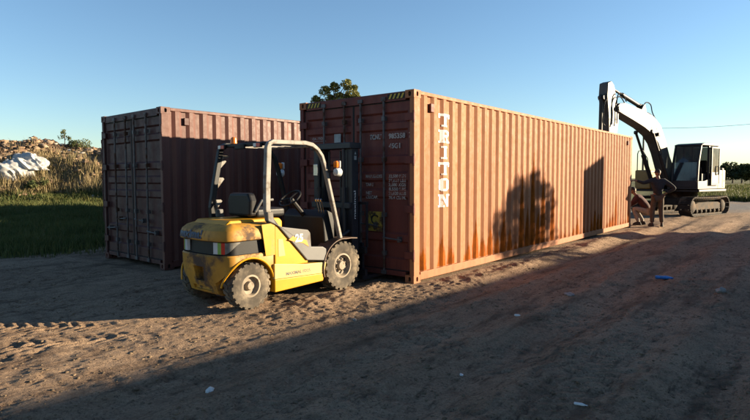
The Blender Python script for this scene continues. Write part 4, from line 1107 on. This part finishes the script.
    # hoses
    hz = [([(3.5, 4.27), (3.2, 4.55), (2.85, 4.50), (2.70, 4.2), (2.45, 3.95)], 0.09), ([(4.75, 4.46), (5.0, 4.70), (5.25, 4.72), (5.38, 4.45), (5.33, 4.0), (5.36, 3.6)], 0.19),
          ([(4.85, 4.42), (5.1, 4.60), (5.32, 4.55), (5.45, 4.2), (5.44, 3.8), (5.5, 3.5)], 0.17), ([(5.88, 4.5), (6.05, 4.3), (6.12, 3.9), (6.14, 3.6), (6.0, 3.5)], 0.12), ([(3.0, 4.2), (2.6, 4.12), (2.2, 3.85), (1.9, 3.4)], -0.02)]
    for pts, y in hz:
        bm = NEW(); P = [Vector((a, y, b)) for a, b in pts]; Q = []
        for i in range(len(P) - 1):
            p0, p1, p2, p3 = P[max(0, i-1)], P[i], P[i+1], P[min(len(P)-1, i+2)]
            for k in range(6):
                s_ = k/6; Q.append(0.5*((2*p1) + (p2-p0)*s_ + (2*p0-5*p1+4*p2-p3)*s_*s_ + (-p0+3*p1-3*p2+p3)*s_**3))
        Q.append(P[-1]); tube(bm, Q, 0.022, 6); link('hose', bm, 'hose_black', t, smooth=True)
    bm = NEW(); box(bm, 2.30, 2.48, 0.165, 0.26, 3.26, 3.40); tube(bm, [(2.39, 0.17, 3.3), (2.39, 0.22, 3.3)], 0.05, 8); link('work_lamp', bm, 'exc_dark', t, bevel=0.02)
    return t
excavator()

# ------------------------------------------------------------------ people
def skin(name, joints, edges, mat, parent, sub=2, root=0):
    me = bpy.data.meshes.new(name); me.from_pydata([j[0] for j in joints], edges, [])
    o = bpy.data.objects.new(name, me); COL.objects.link(o)
    md = o.modifiers.new('s', 'SKIN'); md.use_smooth_shade = True
    sv = me.skin_vertices[0].data
    for i, (p, r) in enumerate(joints):
        sv[i].radius = r if isinstance(r, tuple) else (r, r); sv[i].use_root = (i == root)
    ss = o.modifiers.new('u', 'SUBSURF'); ss.levels = sub; ss.render_levels = sub
    ev = bpy.data.meshes.new_from_object(o.evaluated_get(bpy.context.evaluated_depsgraph_get()))
    bpy.data.objects.remove(o)
    ev.materials.clear()
    for p in ev.polygons: p.use_smooth = True
    return ev
def head_bm(bm, c, fwd, size=1.0):
    """head with brow, nose, chin and ears; c = centre, fwd = facing"""
    f = Vector(fwd).normalized(); up = Vector((0, 0, 1)); up = (up - f * up.dot(f)).normalized(); s = f.cross(up)
    nU, nV = 20, 14; rows = []
    for i in range(nV + 1):
        th = PI * i / nV; row = []
        for k in range(nU):
            ph = 2*PI*k/nU
            x, y, z = math.sin(th)*math.cos(ph), math.sin(th)*math.sin(ph), math.cos(th)
            X, Y, Z = x*0.098, y*0.076, z*0.118
            if z < -0.2: X *= 1 + 0.10*z; Y *= 1 + 0.32*(z + 0.2)
            if x > 0.3 and z < -0.6: X += 0.012
            if x > 0.85 and abs(y) < 0.35: X += 0.020*max(0, 1 - abs((z + 0.15)/0.28))
            if x > 0.8 and 0.05 < z < 0.25: X -= 0.006 if abs(y) > 0.15 else 0
            row.append(bm.verts.new(Vector(c) + (f*X + s*Y + up*Z)*size))
        rows.append(row)
    for a, b in zip(rows[:-1], rows[1:]):
        for k in range(nU): bm.faces.new((a[k], a[(k+1) % nU], b[(k+1) % nU], b[k]))
    bmesh.ops.remove_doubles(bm, verts=bm.verts, dist=1e-4)
    for sg in (-1, 1):
        M = M3(f, s, up, Vector(c) + (s*sg*0.078 - f*0.008)*size) @ Matrix.Diagonal((0.022*size, 0.010*size, 0.033*size, 1))
        bmesh.ops.create_icosphere(bm, subdivisions=2, radius=1, matrix=M)
def cap_bm(bm, c, fwd, size=1.0, brim=True):
    f = Vector(fwd).normalized(); up = Vector((0, 0, 1)); up = (up - f * up.dot(f)).normalized(); s = f.cross(up)
    rows = []; nU = 20
    for i in range(7):
        th = PI*0.5*i/6*1.12; row = []
        for k in range(nU):
            ph = 2*PI*k/nU
            row.append(bm.verts.new(Vector(c) + (f*math.sin(th)*math.cos(ph)*0.108 + s*math.sin(th)*math.sin(ph)*0.087 + up*(math.cos(th)*0.108 + 0.022))*size))
        rows.append(row)
    for a, b in zip(rows[:-1], rows[1:]):
        for k in range(nU): bm.faces.new((a[k], a[(k+1) % nU], b[(k+1) % nU], b[k]))
    bmesh.ops.remove_doubles(bm, verts=bm.verts, dist=1e-4)
    if brim:
        M = M3(f, s, up, Vector(c) + (f*0.135 + up*0.020)*size) @ Matrix.Diagonal((0.075*size, 0.072*size, 0.008*size, 1))
        bmesh.ops.create_icosphere(bm, subdivisions=2, radius=1, matrix=M)
def finger_joints(J, E, wrist_i, d, up_, curl=0.35, thumb=1):
    """palm and five fingers from the wrist along d; up_ is the back of the hand"""
    d = Vector(d).normalized(); u = Vector(up_); u = (u - d*u.dot(d)).normalized(); s = d.cross(u)
    w0 = Vector(J[wrist_i][0])
    pi_ = len(J); J.append((tuple(w0 + d*0.055), (0.038, 0.018))); E.append((wrist_i, pi_))
    for k, (off, L) in enumerate(((-0.030, 0.062), (-0.010, 0.072), (0.011, 0.066), (0.030, 0.052))):
        a = w0 + d*0.095 + s*off; b = a + (d*math.cos(curl) - u*math.sin(curl))*L*0.55; c = b + (d*math.cos(curl*2.4) - u*math.sin(curl*2.4))*L*0.5
        i = len(J); J += [(tuple(a), 0.010), (tuple(b), 0.009), (tuple(c), 0.007)]; E += [(pi_, i), (i, i+1), (i+1, i+2)]
    a = w0 + d*0.040 + s*thumb*(-0.040) - u*0.008; b = a + (d*0.8 - s*thumb*0.6)*0.040; i = len(J)
    J += [(tuple(a), 0.012), (tuple(b), 0.009)]; E += [(pi_, i), (i, i+1)]
def person(label, loc, rz, J, jacket, trousers, top_m, leg_m, head_c, look, cap=True, feet=()):
    """J: dict of joints in local space (x = facing)"""
    t = thing('person', label, 'person', loc, rz)
    names = ['pelvis', 'waist', 'chest', 'neck', 'headb']
    P = [(J['pelvis'], 0.13), (J['waist'], (0.12, 0.10)), (J['chest'], (0.15, 0.11)), (J['neck'], 0.055), (head_c, 0.05)]
    E = [(0, 1), (1, 2), (2, 3), (3, 4)]
    for sd in ('l', 'r'):
        i = len(P)
        P += [(J['sh'+sd], 0.062), (J['el'+sd], 0.046), (J['wr'+sd], 0.030)]; E += [(2, i), (i, i+1), (i+1, i+2)]
        d = Vector(J['wr'+sd]) - Vector(J['el'+sd]); finger_joints(P, E, i+2, J.get('hd'+sd, d), J.get('hu'+sd, (0, 0, 1)), J.get('curl'+sd, 0.35), 1 if sd == 'l' else -1)
        i = len(P)
        P += [(J['hip'+sd], 0.088), (J['kn'+sd], 0.058), (J['an'+sd], 0.042)]; E += [(0, i), (i, i+1), (i+1, i+2)]
    me = skin('body', P, E, None, t, 2)
    bm = NEW(); bm.from_mesh(me); head_bm(bm, head_c, look); bpy.data.meshes.remove(me)
    link('body', bm, 'skin', t, smooth=True)
    # clothes
    P = [(J['pelvis'], (0.165, 0.135)), (J['waist'], (0.165, 0.135)), (J['chest'], (0.185, 0.140)), (tuple(Vector(J['chest']).lerp(Vector(J['neck']), 0.72)), 0.085)]; E = [(0, 1), (1, 2), (2, 3)]
    for sd in ('l', 'r'):
        i = len(P); wr = Vector(J['el'+sd]).lerp(Vector(J['wr'+sd]), 0.93)
        P += [(J['sh'+sd], 0.085), (J['el'+sd], 0.062), (tuple(wr), 0.044)]; E += [(2, i), (i, i+1), (i+1, i+2)]
    me = skin('jacket', P, E, None, t, 2); link_me('jacket', me, top_m, t)
    P = [(J['pelvis'], (0.150, 0.130))]; E = []
    for sd in ('l', 'r'):
        i = len(P); kn, an = Vector(J['kn'+sd]), Vector(J['an'+sd])
        P += [(J['hip'+sd], 0.108), (tuple(Vector(J['hip'+sd]).lerp(kn, 0.5)), 0.096), (J['kn'+sd], 0.080), (tuple(kn.lerp(an, 0.92)), 0.066)]; E += [(0, i), (i, i+1), (i+1, i+2), (i+2, i+3)]
    me = skin('trousers', P, E, None, t, 2); link_me('trousers', me, leg_m, t)
    for sd, fd in zip(('l', 'r'), feet):
        an = Vector(J['an'+sd]); f = Vector(fd).normalized()
        bm = NEW()
        M = M3(f, Vector((-f.y, f.x, 0)), (0, 0, 1), (an.x + f.x*0.055, an.y + f.y*0.055, an.z - 0.035)) 
        lev = [(-0.040, 0.0), (-0.036, 0.006), (0.0, 0.0), (0.03, -0.012), (0.075, -0.03)]
        rings = []
        for zz, ins in lev:
            ring = []
            for k in range(16):
                a = 2*PI*k/16; L = 0.135 + ins; W = 0.048 + ins*0.3
                xx = math.copysign(abs(math.cos(a))**0.8, math.cos(a))*L
                if zz > 0.02 and xx > 0.0: xx *= max(0.1, 1 - (zz - 0.02)*13)
                ring.append(bm.verts.new(M @ Vector((xx, math.copysign(abs(math.sin(a))**0.8, math.sin(a))*W, zz))))
            rings.append(ring)
        for a, b in zip(rings[:-1], rings[1:]):
            for k in range(16): bm.faces.new((a[k], a[(k+1) % 16], b[(k+1) % 16], b[k]))
        bm.faces.new(rings[0]); bm.faces.new(rings[-1]); link('shoe', bm, 'shoe', t, smooth=True)
    bm = NEW(); cap_bm(bm, head_c, look, brim=cap); link('cap' if cap else 'hair', bm, 'hair_dark', t, smooth=True)
    return t

# standing man, one hand against the container post, the other on his hip (local x = facing, y = left)
def stand():
    px, py = 9.10, 17.72
    dx, dy = px, py
    L = math.hypot(dx, dy)
    rz = math.atan2(dy, dx) + R(18)            # facing away from the camera, a little towards the container
    tgt = Vector((8.30, 17.74, 1.50)) - Vector((px, py, 0)); ca, sa = math.cos(-rz), math.sin(-rz)
    hand = Vector((tgt.x*ca - tgt.y*sa, tgt.x*sa + tgt.y*ca, tgt.z))
    J = dict(pelvis=(0, 0, 0.98), waist=(0.0, 0.0, 1.16), chest=(0.02, 0, 1.40), neck=(0.03, 0, 1.60),
             shl=(0.02, 0.19, 1.50), shr=(0.02, -0.19, 1.49),
             hipl=(0, 0.095, 0.94), hipr=(0, -0.095, 0.94), knl=(0.05, 0.13, 0.52), knr=(0.05, -0.13, 0.52), anl=(0.0, 0.15, 0.085), anr=(0.0, -0.15, 0.085),
             elr=(-0.10, -0.50, 1.24), wrr=(0.05, -0.26, 1.08), hdr=(0.5, 0.7, -0.25), hur=(-0.2, -0.5, 0.8), curlr=0.5)
    sh = Vector(J['shl']); wr = hand - (hand - sh).normalized()*0.10
    mid = sh.lerp(wr, 0.52) + Vector((-0.03, 0, -0.09)); J['ell'] = tuple(mid); J['wrl'] = tuple(wr); J['hdl'] = tuple(hand - sh); J['hul'] = (-0.4, 0, 1)
    person('man standing in dark jacket and cap with one arm propped on the container post', (px, py, GZ(px, py) + 0.0), rz, J, 1, 1, 'cloth_dark', 'cloth_khaki', (0.05, 0.0, 1.735), (1, 0.35, -0.1), True, ((1, 0.3, 0), (1, -0.3, 0)))
stand()
def crouch():
    px, py = 8.98, 18.55
    rz = math.atan2(-0.55, -0.85) - R(70)
    J = dict(pelvis=(-0.22, 0, 0.50), waist=(-0.14, 0, 0.66), chest=(0.08, 0, 0.88), neck=(0.20, 0, 1.04),
             shl=(0.09, 0.19, 0.96), shr=(0.09, -0.19, 0.96), hipl=(-0.20, 0.10, 0.48), hipr=(-0.20, -0.10, 0.48),
             knl=(0.20, 0.20, 0.58), knr=(0.20, -0.20, 0.50), anl=(0.02, 0.20, 0.09), anr=(-0.05, -0.18, 0.09),
             ell=(0.24, 0.27, 0.74), wrl=(0.44, 0.16, 0.62), elr=(0.24, -0.27, 0.74), wrr=(0.46, -0.14, 0.60), hdl=(1, -0.2, -0.3), hdr=(1, 0.2, -0.3))
    person('man in dark top and sand trousers crouching behind the man at the container post', (px, py, GZ(px, py)), rz, J, 1, 1, 'cloth_maroon', 'cloth_sand', (0.27, 0, 1.17), (1, 0, -0.35), False, ((1, 0.2, 0), (1, -0.2, 0)))
crouch()

# ------------------------------------------------------------------ mound of rubble on the left, behind the grass
def mound_h(x, y):
    y0 = 32.0 + 0.10 * (x + 20) + 1.2 * fbm(x / 6, y * 0 + 3, 101, 2)
    top = 3.7 + 0.75 * sstep(-24, -31, x) + 0.6 * fbm(x / 5, y / 5, 103, 3)
    d = y - y0
    h = top * sstep(-0.5, 8.5, d) * sstep(26, 15, d) * sstep(12, 4, x)
    return h + (0.9 * fbm(x / 2.2, y / 2.2, 107, 4, 0.55)) * sstep(0, 3, d) * sstep(24, 15, d) * sstep(12, 6, x) - 0.06 * (d < 0.3)
def mound():
    xs = np.linspace(-75, 12, 300); ys = np.linspace(30, 60, 130)
    X, Y = np.meshgrid(xs, ys); Z = mound_h(X, Y) - 0.05
    me = bpy.data.meshes.new('mound'); nx, ny = len(xs), len(ys)
    co = np.stack([X, Y, Z], -1).reshape(-1, 3)
    i = np.arange(nx-1)[None, :] + nx*np.arange(ny-1)[:, None]; q = np.stack([i, i+1, i+nx+1, i+nx], -1).reshape(-1, 4)
    me.vertices.add(len(co)); me.vertices.foreach_set('co', co.ravel())
    me.loops.add(q.size); me.loops.foreach_set('vertex_index', q.ravel().astype(np.int32))
    me.polygons.add(len(q)); me.polygons.foreach_set('loop_start', np.arange(0, q.size, 4, dtype=np.int32)); me.polygons.foreach_set('use_smooth', np.ones(len(q), bool))
    me.update(); me.validate()
    o = link_me('hill', me, 'mound_soil'); o['kind'] = 'structure'
mound()
def scatter_mound(n, x0, x1, y0, y1):
    x = rng.uniform(x0, x1, n); y = rng.uniform(y0, y1, n); return x, y, mound_h(x, y)
def rubble():
    x, y, z = scatter_mound(15000, -44, -8, 32, 46)
    k = (z > 0.35) & (rng.uniform(0, 1, len(x)) < (0.35 + 0.65 * sstep(-0.15, 0.25, fbm(x / 2.5, y / 2.5, 131, 2)) + (z > 3.2)))
    x, y, z = x[k], y[k], z[k]
    s = 0.04 + 0.26 * rng.uniform(0, 1, len(x)) ** 4
    o = lumps('rubble', np.stack([x, y, z], 1), s, 'rubble', rng.uniform(0, 1, len(x)) ** 1.2, 1, 0.6, 0.6)
    tag(o, 'broken rubble and debris heaped over the mound', 'rubble', kind='stuff')
    # pale scraps along the foot of the mound
    n = 260; x = rng.uniform(-30, -20, n); y = 31.6 + 0.1*(x + 20) + rng.normal(0, 0.8, n)
    o = lumps('debris_scraps', np.stack([x, y, np.maximum(mound_h(x, y), 0) + 0.05], 1), 0.05 + 0.16*rng.uniform(0, 1, n)**2, 'rubble', rng.uniform(0.75, 1.0, n), 1, 0.5, 0.4)
    tag(o, 'pale plaster and plastic scraps along the foot of the mound', 'debris', kind='stuff')
rubble()
def grass_all():
    # dry weeds on the mound face
    x, y, z = scatter_mound(60000, -34, -8, 31.0, 44)
    pr = sstep(-27, -22.5, x) * (0.35 + fbm(x / 1.6, y / 1.6, 141, 3)) * sstep(44, 36, y + 0.1*(x+20)*0) * 1.6
    k = (rng.uniform(0, 1, len(x)) < pr * (0.10 + 0.90 * sstep(3.6, 2.3, z + 1.2 * fbm(x / 2.0, y / 2.0, 149, 2)))) & (z > 0.55)
    x, y, z = x[k], y[k], z[k]; n = len(x)
    H = rng.uniform(0.2, 0.95, n) ** 1.2 * (0.5 + 0.8 * np.clip(fbm(x / 1.3, y / 1.3, 143, 2) + 0.3, 0, 1)) * sstep(43, 35, y) + 0.15
    o = blades('dry_weeds', np.stack([x, y, z - 0.05], 1), H, rng.uniform(0.010, 0.028, n), 0.35, 'grass_dry', rng.uniform(0, 1, n))
    tag(o, 'tall dry straw-coloured weeds covering the mound face', 'weeds', kind='stuff')
    # green grass between the yard and the mound
    n = 150000
    r = 11 + 27 * rng.uniform(0, 1, n) ** 1.0; px = rng.uniform(-60, 125, n)
    x = r * (px - 375) / 550.0; y = r
    edge = -7.2 + (y - 10.5) * 0.40 + 0.8 * fbm(x / 1.2, y / 1.2, 91, 3)
    k = (x < edge - 0.1 + 0.5*rng.normal(size=n)) & (mound_h(x, y) < 0.9) & (rng.uniform(0, 1, n) < 0.45 + 0.9*(fbm(x / 1.0, y / 1.0, 151, 2) + 0.2))
    x, y = x[k], y[k]; n = len(x)
    H = rng.uniform(0.10, 0.34, n) * (0.6 + 1.0*np.clip(fbm(x / 1.8, y / 1.8, 153, 2) + 0.4, 0, 1.2)) * sstep(9, 13, y)
    z = np.maximum(ground_h(x, y), mound_h(x, y) * (y > 31)) - 0.02
    o = blades('grass', np.stack([x, y, z], 1), H, 0.004 + 0.00055*y, 0.45, 'grass_green', rng.uniform(0, 1, n))
    tag(o, 'rough green grass between the yard and the rubble mound', 'grass', kind='stuff')
    # field grass past the excavator
    n = 40000
    y = 36 + 70*rng.uniform(0, 1, n)**1.5; x = y * (rng.uniform(655, 790, n) - 375) / 550.0
    k = rng.uniform(0, 1, n) < 0.35 + 0.8*(fbm(x / 4, y / 4, 157, 2) + 0.25)
    x, y = x[k], y[k]; n = len(x)
    H = rng.uniform(0.15, 0.5, n) * (0.6 + 1.3*np.clip(fbm(x / 7, y / 3, 159, 2) + 0.3, 0, 1.3))
    o = blades('grass', np.stack([x, y, ground_h(x, y) - 0.02], 1), H, 0.006 + 0.0007*y, 0.4, 'grass_green', rng.uniform(0, 1, n)**0.6)
    tag(o, 'sunlit field grass beyond the excavator', 'grass', kind='stuff')
grass_all()

# ---- torn white sheeting dumped on the mound
def sheet(label, cx, cy, cz, sx, sy, sz, rot, seed):
    bm = NEW(); bmesh.ops.create_icosphere(bm, subdivisions=5, radius=1)
    v = np.array([list(q.co) for q in bm.verts])
    f = 0.50*fbm(v[:, 0]*1.2 + seed, v[:, 1]*1.2 + v[:, 2], seed, 3) + 0.45*np.abs(fbm(v[:, 0]*3.1 + v[:, 2]*2, v[:, 1]*3.1 + seed, seed + 5, 3)) + 0.05*fbm(v[:, 0]*9, v[:, 1]*9 + v[:, 2]*9, seed+9, 2)
    w_ = v * (1 + f[:, None]); w_[:, 2] = np.where(w_[:, 2] < -0.25, -0.25 + 0.1*(w_[:, 2] + 0.25), w_[:, 2])
    c, s_ = math.cos(rot), math.sin(rot)
    for q, p in zip(bm.verts, w_):
        X, Y, Z = p[0]*sx, p[1]*sy, p[2]*sz; q.co = (X*c - Y*s_, X*s_ + Y*c, Z)
    o = link('plastic_sheet', bm, 'tarp_white', None, smooth=True)
    o.location = (cx, cy, cz); tag(o, label, 'plastic sheet')
def at_depth(px, py, y):
    """world point seen at this pixel of the photograph at distance y (for a thing resting on the mound slope)"""
    p = 0.0569; a, b = (px - 375)/550.54, -(py - 210)/550.54
    d = Vector((a, math.cos(p) + b*math.sin(p), -math.sin(p) + b*math.cos(p)))
    return Vector((0, 0, 1.58)) + d * (y / d.y)
for lab, px, py, y, s3, r_, sd in (
        ('long ridge of white plastic sheeting draped over the top of the rubble heap', 27, 162, 36.6, (1.35, 0.9, 0.75), -0.35, 3),
        ('rounded bulge of white plastic sheeting below the long draped ridge', 9, 172, 35.4, (1.15, 0.8, 0.85), 0.2, 14)):
    c = at_depth(px, py, y); sheet(lab, c.x, c.y, c.z - 0.3, *s3, r_, sd)

# ------------------------------------------------------------------ trees
def tree(name, label, x, y, h, cr, ch, mat, n_cl, n_leaf, leaf, seed, trunk_r=0.16, group=None, holes=0.0, bare=0, z0=0.0, lobes=None, cat='tree'):
    rs = np.random.default_rng(seed); rd = random.Random(seed)
    t = thing(name, label, cat, (x, y, z0), 0, group)
    cz = h - ch/2
    cl = []
    if lobes is not None: cl = [np.array(l[:3]) for l in lobes]; rad = np.array([l[3] for l in lobes])
    else:
        while len(cl) < n_cl:
            p = rs.uniform(-1, 1, 3); q = np.linalg.norm(p)
            if 0.35 < q < 1.0: cl.append(np.array([p[0]*cr*0.8, p[1]*cr*0.8, cz + p[2]*ch*0.40]))
        rad = rs.uniform(0.24, 0.42, len(cl)) * cr
    bm = NEW()
    fork = h - ch*0.85
    tube(bm, [(0, 0, -0.1), (0.05*h*rd.uniform(-.3, .3), 0.0, fork*0.55), (0, 0, fork), (0.02*h, 0, cz)], [trunk_r*1.25, trunk_r, trunk_r*0.8, trunk_r*0.35], 8)
    for c in cl[:26]:
        b = Vector((0, 0, fork + (cz - fork)*rd.uniform(0, 0.9))); e = Vector(c); m = b.lerp(e, 0.5) + Vector((0, 0, 0.06*ch))
        tube(bm, [b, m, e], [trunk_r*0.40, trunk_r*0.24, trunk_r*0.08], 5)
    link('trunk', bm, 'bark', t, smooth=True)
    P, T = [], []
    per = n_leaf // len(cl)
    for c, r_ in zip(cl, rad):
        k = rs.normal(size=(per, 3)); k /= np.linalg.norm(k, axis=1)[:, None]
        q = c + k * (r_ * rs.uniform(0.15, 1.0, per) ** 0.45)[:, None] * np.array([1, 1, 0.85])
        P.append(q); T.append(np.clip(rs.uniform(0, 1) * 0.5 + rs.uniform(0, 0.6, per), 0, 1))
    P = np.concatenate(P); T = np.concatenate(T)
    leaves('crown', P, np.full(len(P), leaf), mat, T, t)
    return t
# tree rising behind the lettered container: top seen over its roof
tl = [(-1.9, 0, 9.9, 0.8), (-1.6, .4, 9.2, 0.9), (-1.0, -.3, 10.9, 0.75), (-0.5, .3, 10.0, 0.85), (-2.2, .1, 9.0, .7), (0.1, -.2, 11.35, 0.62), (0.5, .2, 10.3, 0.8), (1.3, 0, 11.7, 0.72), (1.8, -.3, 11.0, 0.75), (2.35, .2, 10.4, 0.55), (1.2, .3, 10.2, 0.8), (-1.2, .2, 9.2, 1.0), (0.3, 0, 9.3, 1.0), (1.7, .1, 9.3, 1.0), (2.1, 0, 9.6, .7), (-0.2, .3, 8.5, 1.1), (-1.6, 0, 8.2, 1.0), (1.4, 0, 8.3, 1.0)]
tl = [(a, b, c, d * 0.92) for a, b, c, d in tl] + [(a * 1.08 + 0.25 * math.sin(7 * c), b, c + 0.32, d * 0.45) for a, b, c, d in tl]
tree('tree', 'round-topped olive-green tree showing above the roof of the lettered container', -4.35, 60, 12.2, 2.8, 5.0, 'leaf_olive', 18, 9000, 0.16, 5, 0.22, lobes=tl)
# far tree line over the field on the right
for i, (px, y, h, cr, lab) in enumerate(((722, 150, 5.4, 2.6, 'low dark tree at the near end of the far tree line, beside the excavator cab'), (732, 155, 5.9, 3.6, 'broad dark tree in the far tree line, second from the excavator cab'), (741, 150, 5.3, 3.2, 'dark bushy tree in the far tree line, third from the excavator cab'),
        (750, 160, 6.2, 3.8, 'dark tree in the far tree line, fourth from the excavator cab'), (712, 165, 4.8, 3.0, 'small dark tree of the far tree line half hidden by the excavator cab'), (760, 152, 5.6, 3.6, 'dark tree at the far end of the tree line across the field'))):
    tree('tree', lab, y*(px - 375)/550.0, y, h, cr, h*0.86, 'leaf_dark', 14, 1500, 0.42, 40 + i, 0.18, group='far tree line across the field')
# shrubs on the mound crest
for lab, px, py, y, h, cr, n, lf, seed in (('thin upright sapling on the crest of the rubble mound', 65, 140, 41, 1.35, 0.50, 260, 0.075, 71), ('low rounded green shrub on the mound crest beside the sapling', 82, 141, 41, 0.75, 1.05, 900, 0.07, 72), ('small green bush halfway down the weedy mound face', 36, 186, 34.4, 1.25, 0.75, 800, 0.08, 73)):
    c = at_depth(px, py, y); zz = float(mound_h(np.array([c.x]), np.array([y]))[0])
    tree('shrub', lab, c.x, y, h, cr, h*0.85, 'leaf_bush', 9, n, lf, seed, 0.03, z0=zz - 0.05, cat='shrub')

# ------------------------------------------------------------------ power line far behind
def power_line():
    a, b = Vector((36, 74, 8.2)), Vector((63, 72, 10.4)); aw = []
    for k in range(33):
        s_ = k/32; p = a.lerp(b, s_); p.z -= 0.7*4*s_*(1-s_); aw.append(p)
    bm = NEW(); tube(bm, aw, 0.022, 5); o = link('power_cable', bm, 'hose_black', None); tag(o, 'thin black power cable crossing the sky above the excavator', 'cable')
    for p, lab in ((a, 'wooden power pole hidden behind the far end of the lettered container'), (b, 'wooden power pole standing in the field past the excavator')):
        t = thing('power_pole', lab, 'pole', (p.x, p.y, 0), 0, 'power poles in the field')
        bm = NEW(); tube(bm, [(0, 0.16, -0.2), (0, 0.16, p.z + 0.15)], [0.15, 0.10], 10); link('pole', bm, 'wood_pole', t, smooth=True)
        bm = NEW(); box(bm, -0.06, 0.06, -0.12, 0.06, p.z - 0.09, p.z - 0.01); link('bracket', bm, 'exc_dark', t)
        bm = NEW(); lathe(bm, [(0.03, p.z - 0.08), (0.05, p.z - 0.05), (0.03, p.z - 0.026)], 10, 'z', (0, -0.001, 0)); link('insulator', bm, 'lamp_white', t)
power_line()

# ------------------------------------------------------------------ litter
def ray_ground(px, py):
    d = at_depth(px, py, 1.0) - Vector((0, 0, 1.58)); k = -1.58/d.z; p = Vector((0, 0, 1.58)) + d*k
    return p.x, p.y
def bottle(label, px, py, L, mat, rz, squash, cat='bottle', name='plastic_bottle'):
    x, y = ray_ground(px, py); r = L*0.15
    bm = NEW(); lathe(bm, [(0.002, -L*.5), (r*.8, -L*.49), (r, -L*.44), (r, -L*.1), (r*.93, -L*.06), (r, 0.0), (r, L*.15), (r*.7, L*.30), (r*.36, L*.38), (r*.36, L*.44), (r*.44, L*.445), (r*.44, L*.5), (0.002, L*.5)], 18, 'x')
    for v in bm.verts:
        f = 1 + 0.35*math.sin(v.co.x*38/L*0.28 + 1.3)*math.sin(v.co.y*70); v.co.z *= squash*f; v.co.y *= 1.12
    o = link(name, bm, mat, None, smooth=True); o.location = (x, y, GZ(x, y) + r*squash*0.9); o.rotation_euler = (0, 0.03, rz); tag(o, label, cat)
bottle('flattened blue plastic bottle lying on the dirt in front of the container', 665, 279, 0.29, 'plastic_blue', R(-14), 0.65)
bottle('small white plastic bottle on the bare dirt', 580, 408, 0.088, 'plastic_white', R(-25), 0.7)
def scrap(label, px, py, s, mat, seed, flat=0.35, name='paper_scrap', cat='litter'):
    x, y = ray_ground(px, py); bm = NEW(); bmesh.ops.create_icosphere(bm, subdivisions=3, radius=1); rd = random.Random(seed)
    v = np.array([list(q.co) for q in bm.verts]); f = 0.5*fbm(v[:, 0]*1.7 + seed, v[:, 1]*1.7 + v[:, 2], seed, 3) + 0.3*np.abs(fbm(v[:, 0]*4 + seed, v[:, 1]*4 - v[:, 2]*3, seed + 3, 2))
    for q, k in zip(bm.verts, f): q.co = q.co * (1 + k); q.co.x *= s; q.co.y *= s*0.62; q.co.z *= s*flat
    o = link(name, bm, mat, None); o.location = (x, y, GZ(x, y) + s*flat*0.5); o.rotation_euler = (0, 0, rd.uniform(0, 6)); tag(o, label, cat)
scrap('crumpled white scrap of paper on shaded dirt near the sunlit strip', 209, 392, 0.042, 'plastic_white', 3, 0.5)
scrap('pale grey stone lying past the blue bottle', 721, 294, 0.085, 'stone_grey', 5, 0.5, 'stone', 'stone')
scrap('grey flattened plastic scrap in front of the container side', 569, 298, 0.10, 'stone_grey', 8, 0.18, 'plastic_scrap')
scrap('tiny white fleck of plastic halfway between the container and the white bottle', 517, 318, 0.030, 'plastic_white', 11, 0.4, 'plastic_scrap')
scrap('tiny pale chip of plastic on the bare tracks left of the white bottle', 461, 372, 0.022, 'plastic_white', 13, 0.4, 'plastic_scrap')
scrap('small pale stone at the edge of the spoil before the container corner', 354, 320, 0.028, 'stone_grey', 17, 0.6, 'stone', 'stone')

# ------------------------------------------------------------------ what stands beyond the right edge and shades the yard
sh_yaw = A0 + R(3.6)
SHL = np.array([math.sin(sh_yaw), math.cos(sh_yaw)])
p0 = np.array(wpt(-10.05, -0.5)) - SHL * 3.0
for i, lab in enumerate(('brown container of the row facing the yard, nearer one', 'brown container of the row facing the yard, farther one')):
    c = copy_tree(left_c); q = p0 + SHL * (i * (CL + 0.12))
    # the copy runs along the row with its long wall towards the yard
    d_ = np.array([-math.cos(sh_yaw), math.sin(sh_yaw)]); q = q - d_ * CW
    c.location = (float(q[0]), float(q[1]), 0.0); c.rotation_euler = (0, 0, PI/2 - sh_yaw); c['label'] = lab; c['group'] = 'container row facing the yard'
tx, ty = wpt(-8.2, -13.1)
lb = []
rt = random.Random(5)
for k in range(46):
    a_ = rt.uniform(-1, 1); top = 3.95 - 0.55*abs(a_)**1.5 - rt.uniform(0, 0.35)
    for zz in (top, top - rt.uniform(0.3, 0.6), top - rt.uniform(0.7, 1.3)):
        lb.append((a_*0.95*0.62 + rt.uniform(-.2, .2), -a_*0.95*0.78 + rt.uniform(-.2, .2), zz, rt.uniform(0.13, 0.30)))
tree('tree', 'bushy young tree standing in front of the container row', tx, ty, 4.05, 1.25, 2.6, 'leaf_bush', 20, 9000, 0.055, 88, 0.07, lobes=lb)
px_, py_ = wpt(-8.5, -16.9)
pt_ = thing('shadow_board', 'tall plain steel board on two posts, added out of view to cast a shadow', 'board', (px_, py_, 0), PI - A0)  # unseen board added for the slanted square shadow on the long wall
# local x runs away from the yard across the row
bm = NEW(); box(bm, 0, 1.5, -0.03, 0.03, 1.2, 4.22); link('panel', bm, 'exc_dark', pt_, bevel=0.01)
for xx in (0.12, 1.38):
    bm = NEW(); tube(bm, [(xx, 0.10, -0.2), (xx, 0.10, 4.18)], 0.06, 8); link('post', bm, 'exc_dark', pt_)

hid = copy_tree(left_c); hid.location = (-6.7, 18.4, 0.0); hid.rotation_euler = (0, 0, PI/2 - R(1.5)); hid['label'] = 'brown container added unseen behind the dark brown one to shade the grass'  # unseen container added so its shadow covers the grass on the left
